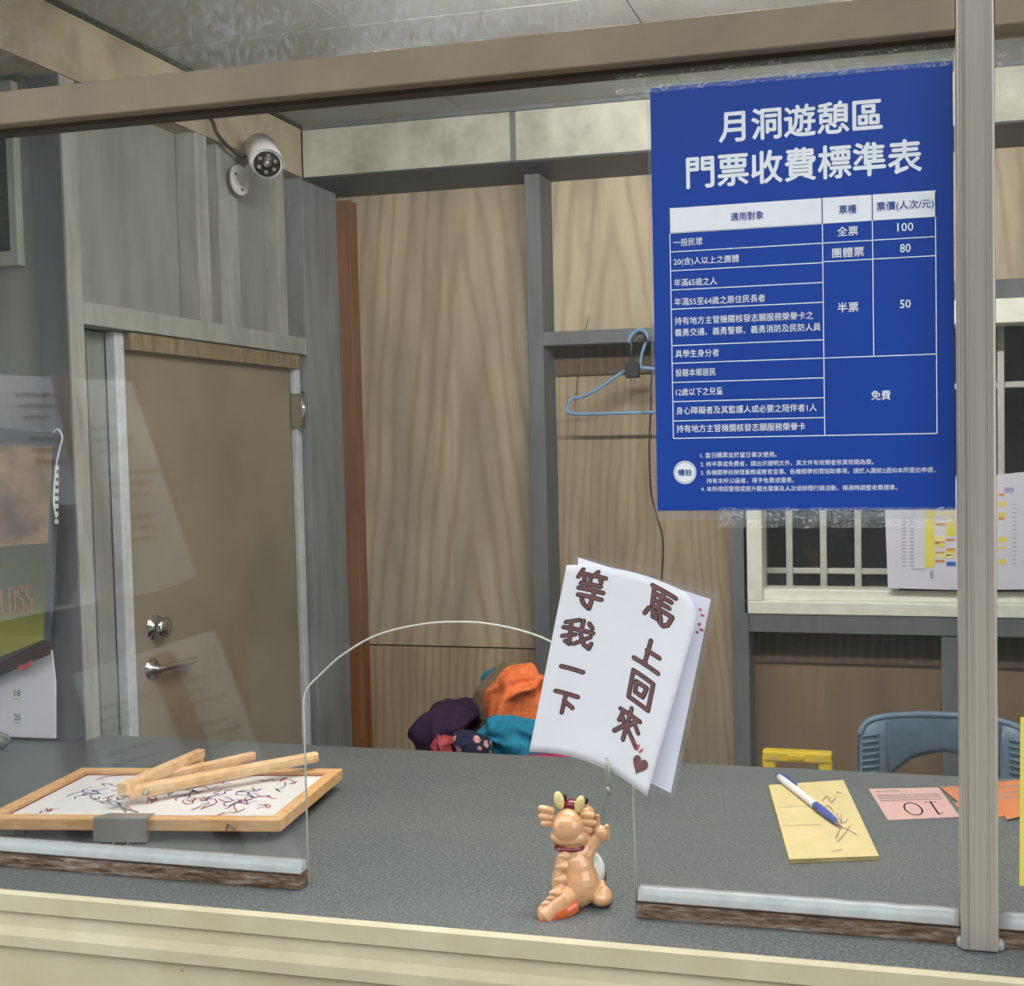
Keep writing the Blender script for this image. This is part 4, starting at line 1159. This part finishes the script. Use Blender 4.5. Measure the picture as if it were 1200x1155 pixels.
def garment(nm, lab, mat, c, r, seed, amp=.35, fs=9, cat='garment', rot=0, grp='heap of clothes', flat_=.72):
    bm = bmesh.new(); bmesh.ops.create_icosphere(bm, subdivisions=5, radius=1)
    Rm = Matrix.Rotation(rot, 3, 'Y')
    for v in bm.verts:
        d = v.co.normalized(); o3 = V((seed * 3.1, seed * 7.7, seed))
        q_ = V((d.x * .8, d.y * 1.1, d.z * 1.5)) + o3
        q_ = q_ + .45 * noise.noise_vector(d * .9 + o3)
        ridg = 1 - abs(noise.noise(q_ * 1.0)) * 2.4
        fold = 1 - 2 * abs(math.sin((q_.z * 1.3 + q_.x * .5 + noise.noise(q_ * .8) * 1.2) * fs * .28))
        k = 1 + amp * (.45 * ridg - .3) + amp * .26 * fold + .02 * noise.noise(q_ * 5)
        p = Rm @ V((d.x * r[0] * k, d.y * r[1] * k, d.z * r[2] * k)); v.co = V(c) + p
        if p.z < 0 and (c[2] - flat_) > r[2] * .75: v.co.z = c[2] + p.z * (c[2] - flat_) / (r[2] * .75)
        if v.co.z < flat_: v.co.z = flat_ + .0006 * (seed % 5)
    return tag(done(nm, bm, mat, None, True), lab, cat, grp)


def gp(u, v_): return 470 + u / 6.316, 760 + v_ / 6.316
def gc(u, v_, Y): return on_y(*gp(u, v_), Y)
pxm = lambda n, Y: n / 6.316 * (Y + 1.396) / 1290
garment('jacket', 'dark purple jacket slumped at the left of the clothes heap', MT['purple'], gc(380, 640, 1.34), (pxm(300, 1.34), .15, pxm(300, 1.34)), 3, .45, 7, 'jacket', rot=math.radians(-35))
garment('fleece', 'grey brown lining folded over behind the orange garment', MT['olive'], gc(760, 300, 1.40), (pxm(300, 1.40), .07, pxm(185, 1.38)), 5, .3, 7, 'fleece', rot=math.radians(-28))
garment('shirt', 'orange shirt bunched on top of the clothes heap', MT['orange'], gc(860, 330, 1.23), (pxm(245, 1.23), .08, pxm(205, 1.27)), 8, .42, 8, 'shirt', rot=math.radians(-25))
garment('scarf', 'teal cloth hanging down below the orange shirt in the clothes heap', MT['teal'], gc(860, 660, 1.16), (pxm(300, 1.16), .07, pxm(190, 1.22)), 11, .4, 9, 'cloth', rot=math.radians(14))
garment('floral_pouch', 'navy cloth with pink flowers at the front of the clothes heap', MT['floral'], gc(500, 710, 1.06), (pxm(170, 1.06), .045, pxm(120, 1.13)), 2, .3, 7, 'cloth')
garment('red_lining', 'dark red satin lining at the mouth of the floral cloth', MT['redlining'], gc(310, 720, 1.03), (pxm(90, 1.03), .03, pxm(100, 1.11)), 6, .3, 12, 'cloth', rot=.4)
garment('magenta_cloth', 'magenta cloth edge at the bottom right of the clothes heap', MT['magenta'], gc(1120, 850, 1.04), (pxm(290, 1.04), .04, pxm(80, 1.10)), 7, .3, 8, 'cloth')
garment('teal_collar', 'small teal fabric tip poking up behind the grey brown lining', MT['teal'], gc(650, 200, 1.50), (pxm(95, 1.50), .025, pxm(45, 1.40)), 9, .2, 5, 'cloth', rot=math.radians(-38))

# ================================================================== visitor-side notice board, seen mirrored in the left pane
YN = .85
def mir(px, py, dy=0):
    dy += .0010 * (720 - py); p = on_y(px, py, YN + dy); return V((p.x, -(YN + dy), p.z))
nb = thing('notice_board', 'tilted notice board with white printed sheets reflected in the left glass', 'notice board', (-1.7, -YN, 0))
nsh = plain('notice_paper', (236, 238, 242), .6, vary=.01)
for pts in ([(-60, 436), (152, 446), (232, 684), (60, 716), (-60, 740)], [(84, 790), (250, 738), (352, 1010), (150, 1010)]):
    plate('notice_sheet', nsh, nb, [mir(*p) for p in pts], (0, -.002, 0))
for pts, c in (([(58, 436), (84, 438), (152, 708), (122, 714)], (150, 96, 60)), ([(172, 770), (200, 762), (290, 1000), (262, 1000)], (120, 40, 30)), ([(190, 690), (268, 664), (276, 684), (200, 712)], (120, 90, 66))):
    plate('wooden_strip', plain('notice_strip', c, .6), nb, [mir(*p, -.010) for p in pts], (0, .003, 0))
bm = bmesh.new()
random.seed(5)
for x_, y_, n_, sx, sy in ((105, 500, 11, .30, -.05), (205, 800, 9, .52, -.30), (15, 460, 8, .2, 0), (110, 830, 8, .5, -.30)):
    for k in range(n_):
        if k % 4 == 3: continue
        y = y_ + k * 13; x = x_ + k * 13 * .33; t = 0
        while t < random.uniform(28, 60):
            l_ = random.uniform(4, 9)
            bm.faces.new([bm.verts.new(mir(a, b, -.012)) for a, b in ((x + t, y + t * sy), (x + t + l_, y + (t + l_) * sy), (x + t + l_ + 1, y + 5 + (t + l_) * sy), (x + t + 1, y + 5 + t * sy))]); t += l_ + 2.5
flat('printed_lines', MT['ink_soft'], nb, bm)
for x in (-2.0, -1.55): box('board_post', plain('post_wood', (110, 84, 60), .7), nb, x - .02, x + .02, -YN - .05, -YN - .01, 0, 1.5)

for o in bpy.data.objects:
    if o.type == 'MESH' and o.parent and o.name.split('.')[0] in ('title_lettering', 'header_lettering', 'row_lettering', 'price_lettering', 'note_lettering', 'badge_lettering', 'table_lines', 'small_print',
            'printed_lines', 'print_marks', 'white_beads', 'underline_print', 'yellow_cells', 'pale_cells', 'orange_cells', 'print_rows', 'red_scribble', 'blue_scribble', 'pen_scribbles', 'number', 'date_number'):
        o['kind'] = 'stuff'
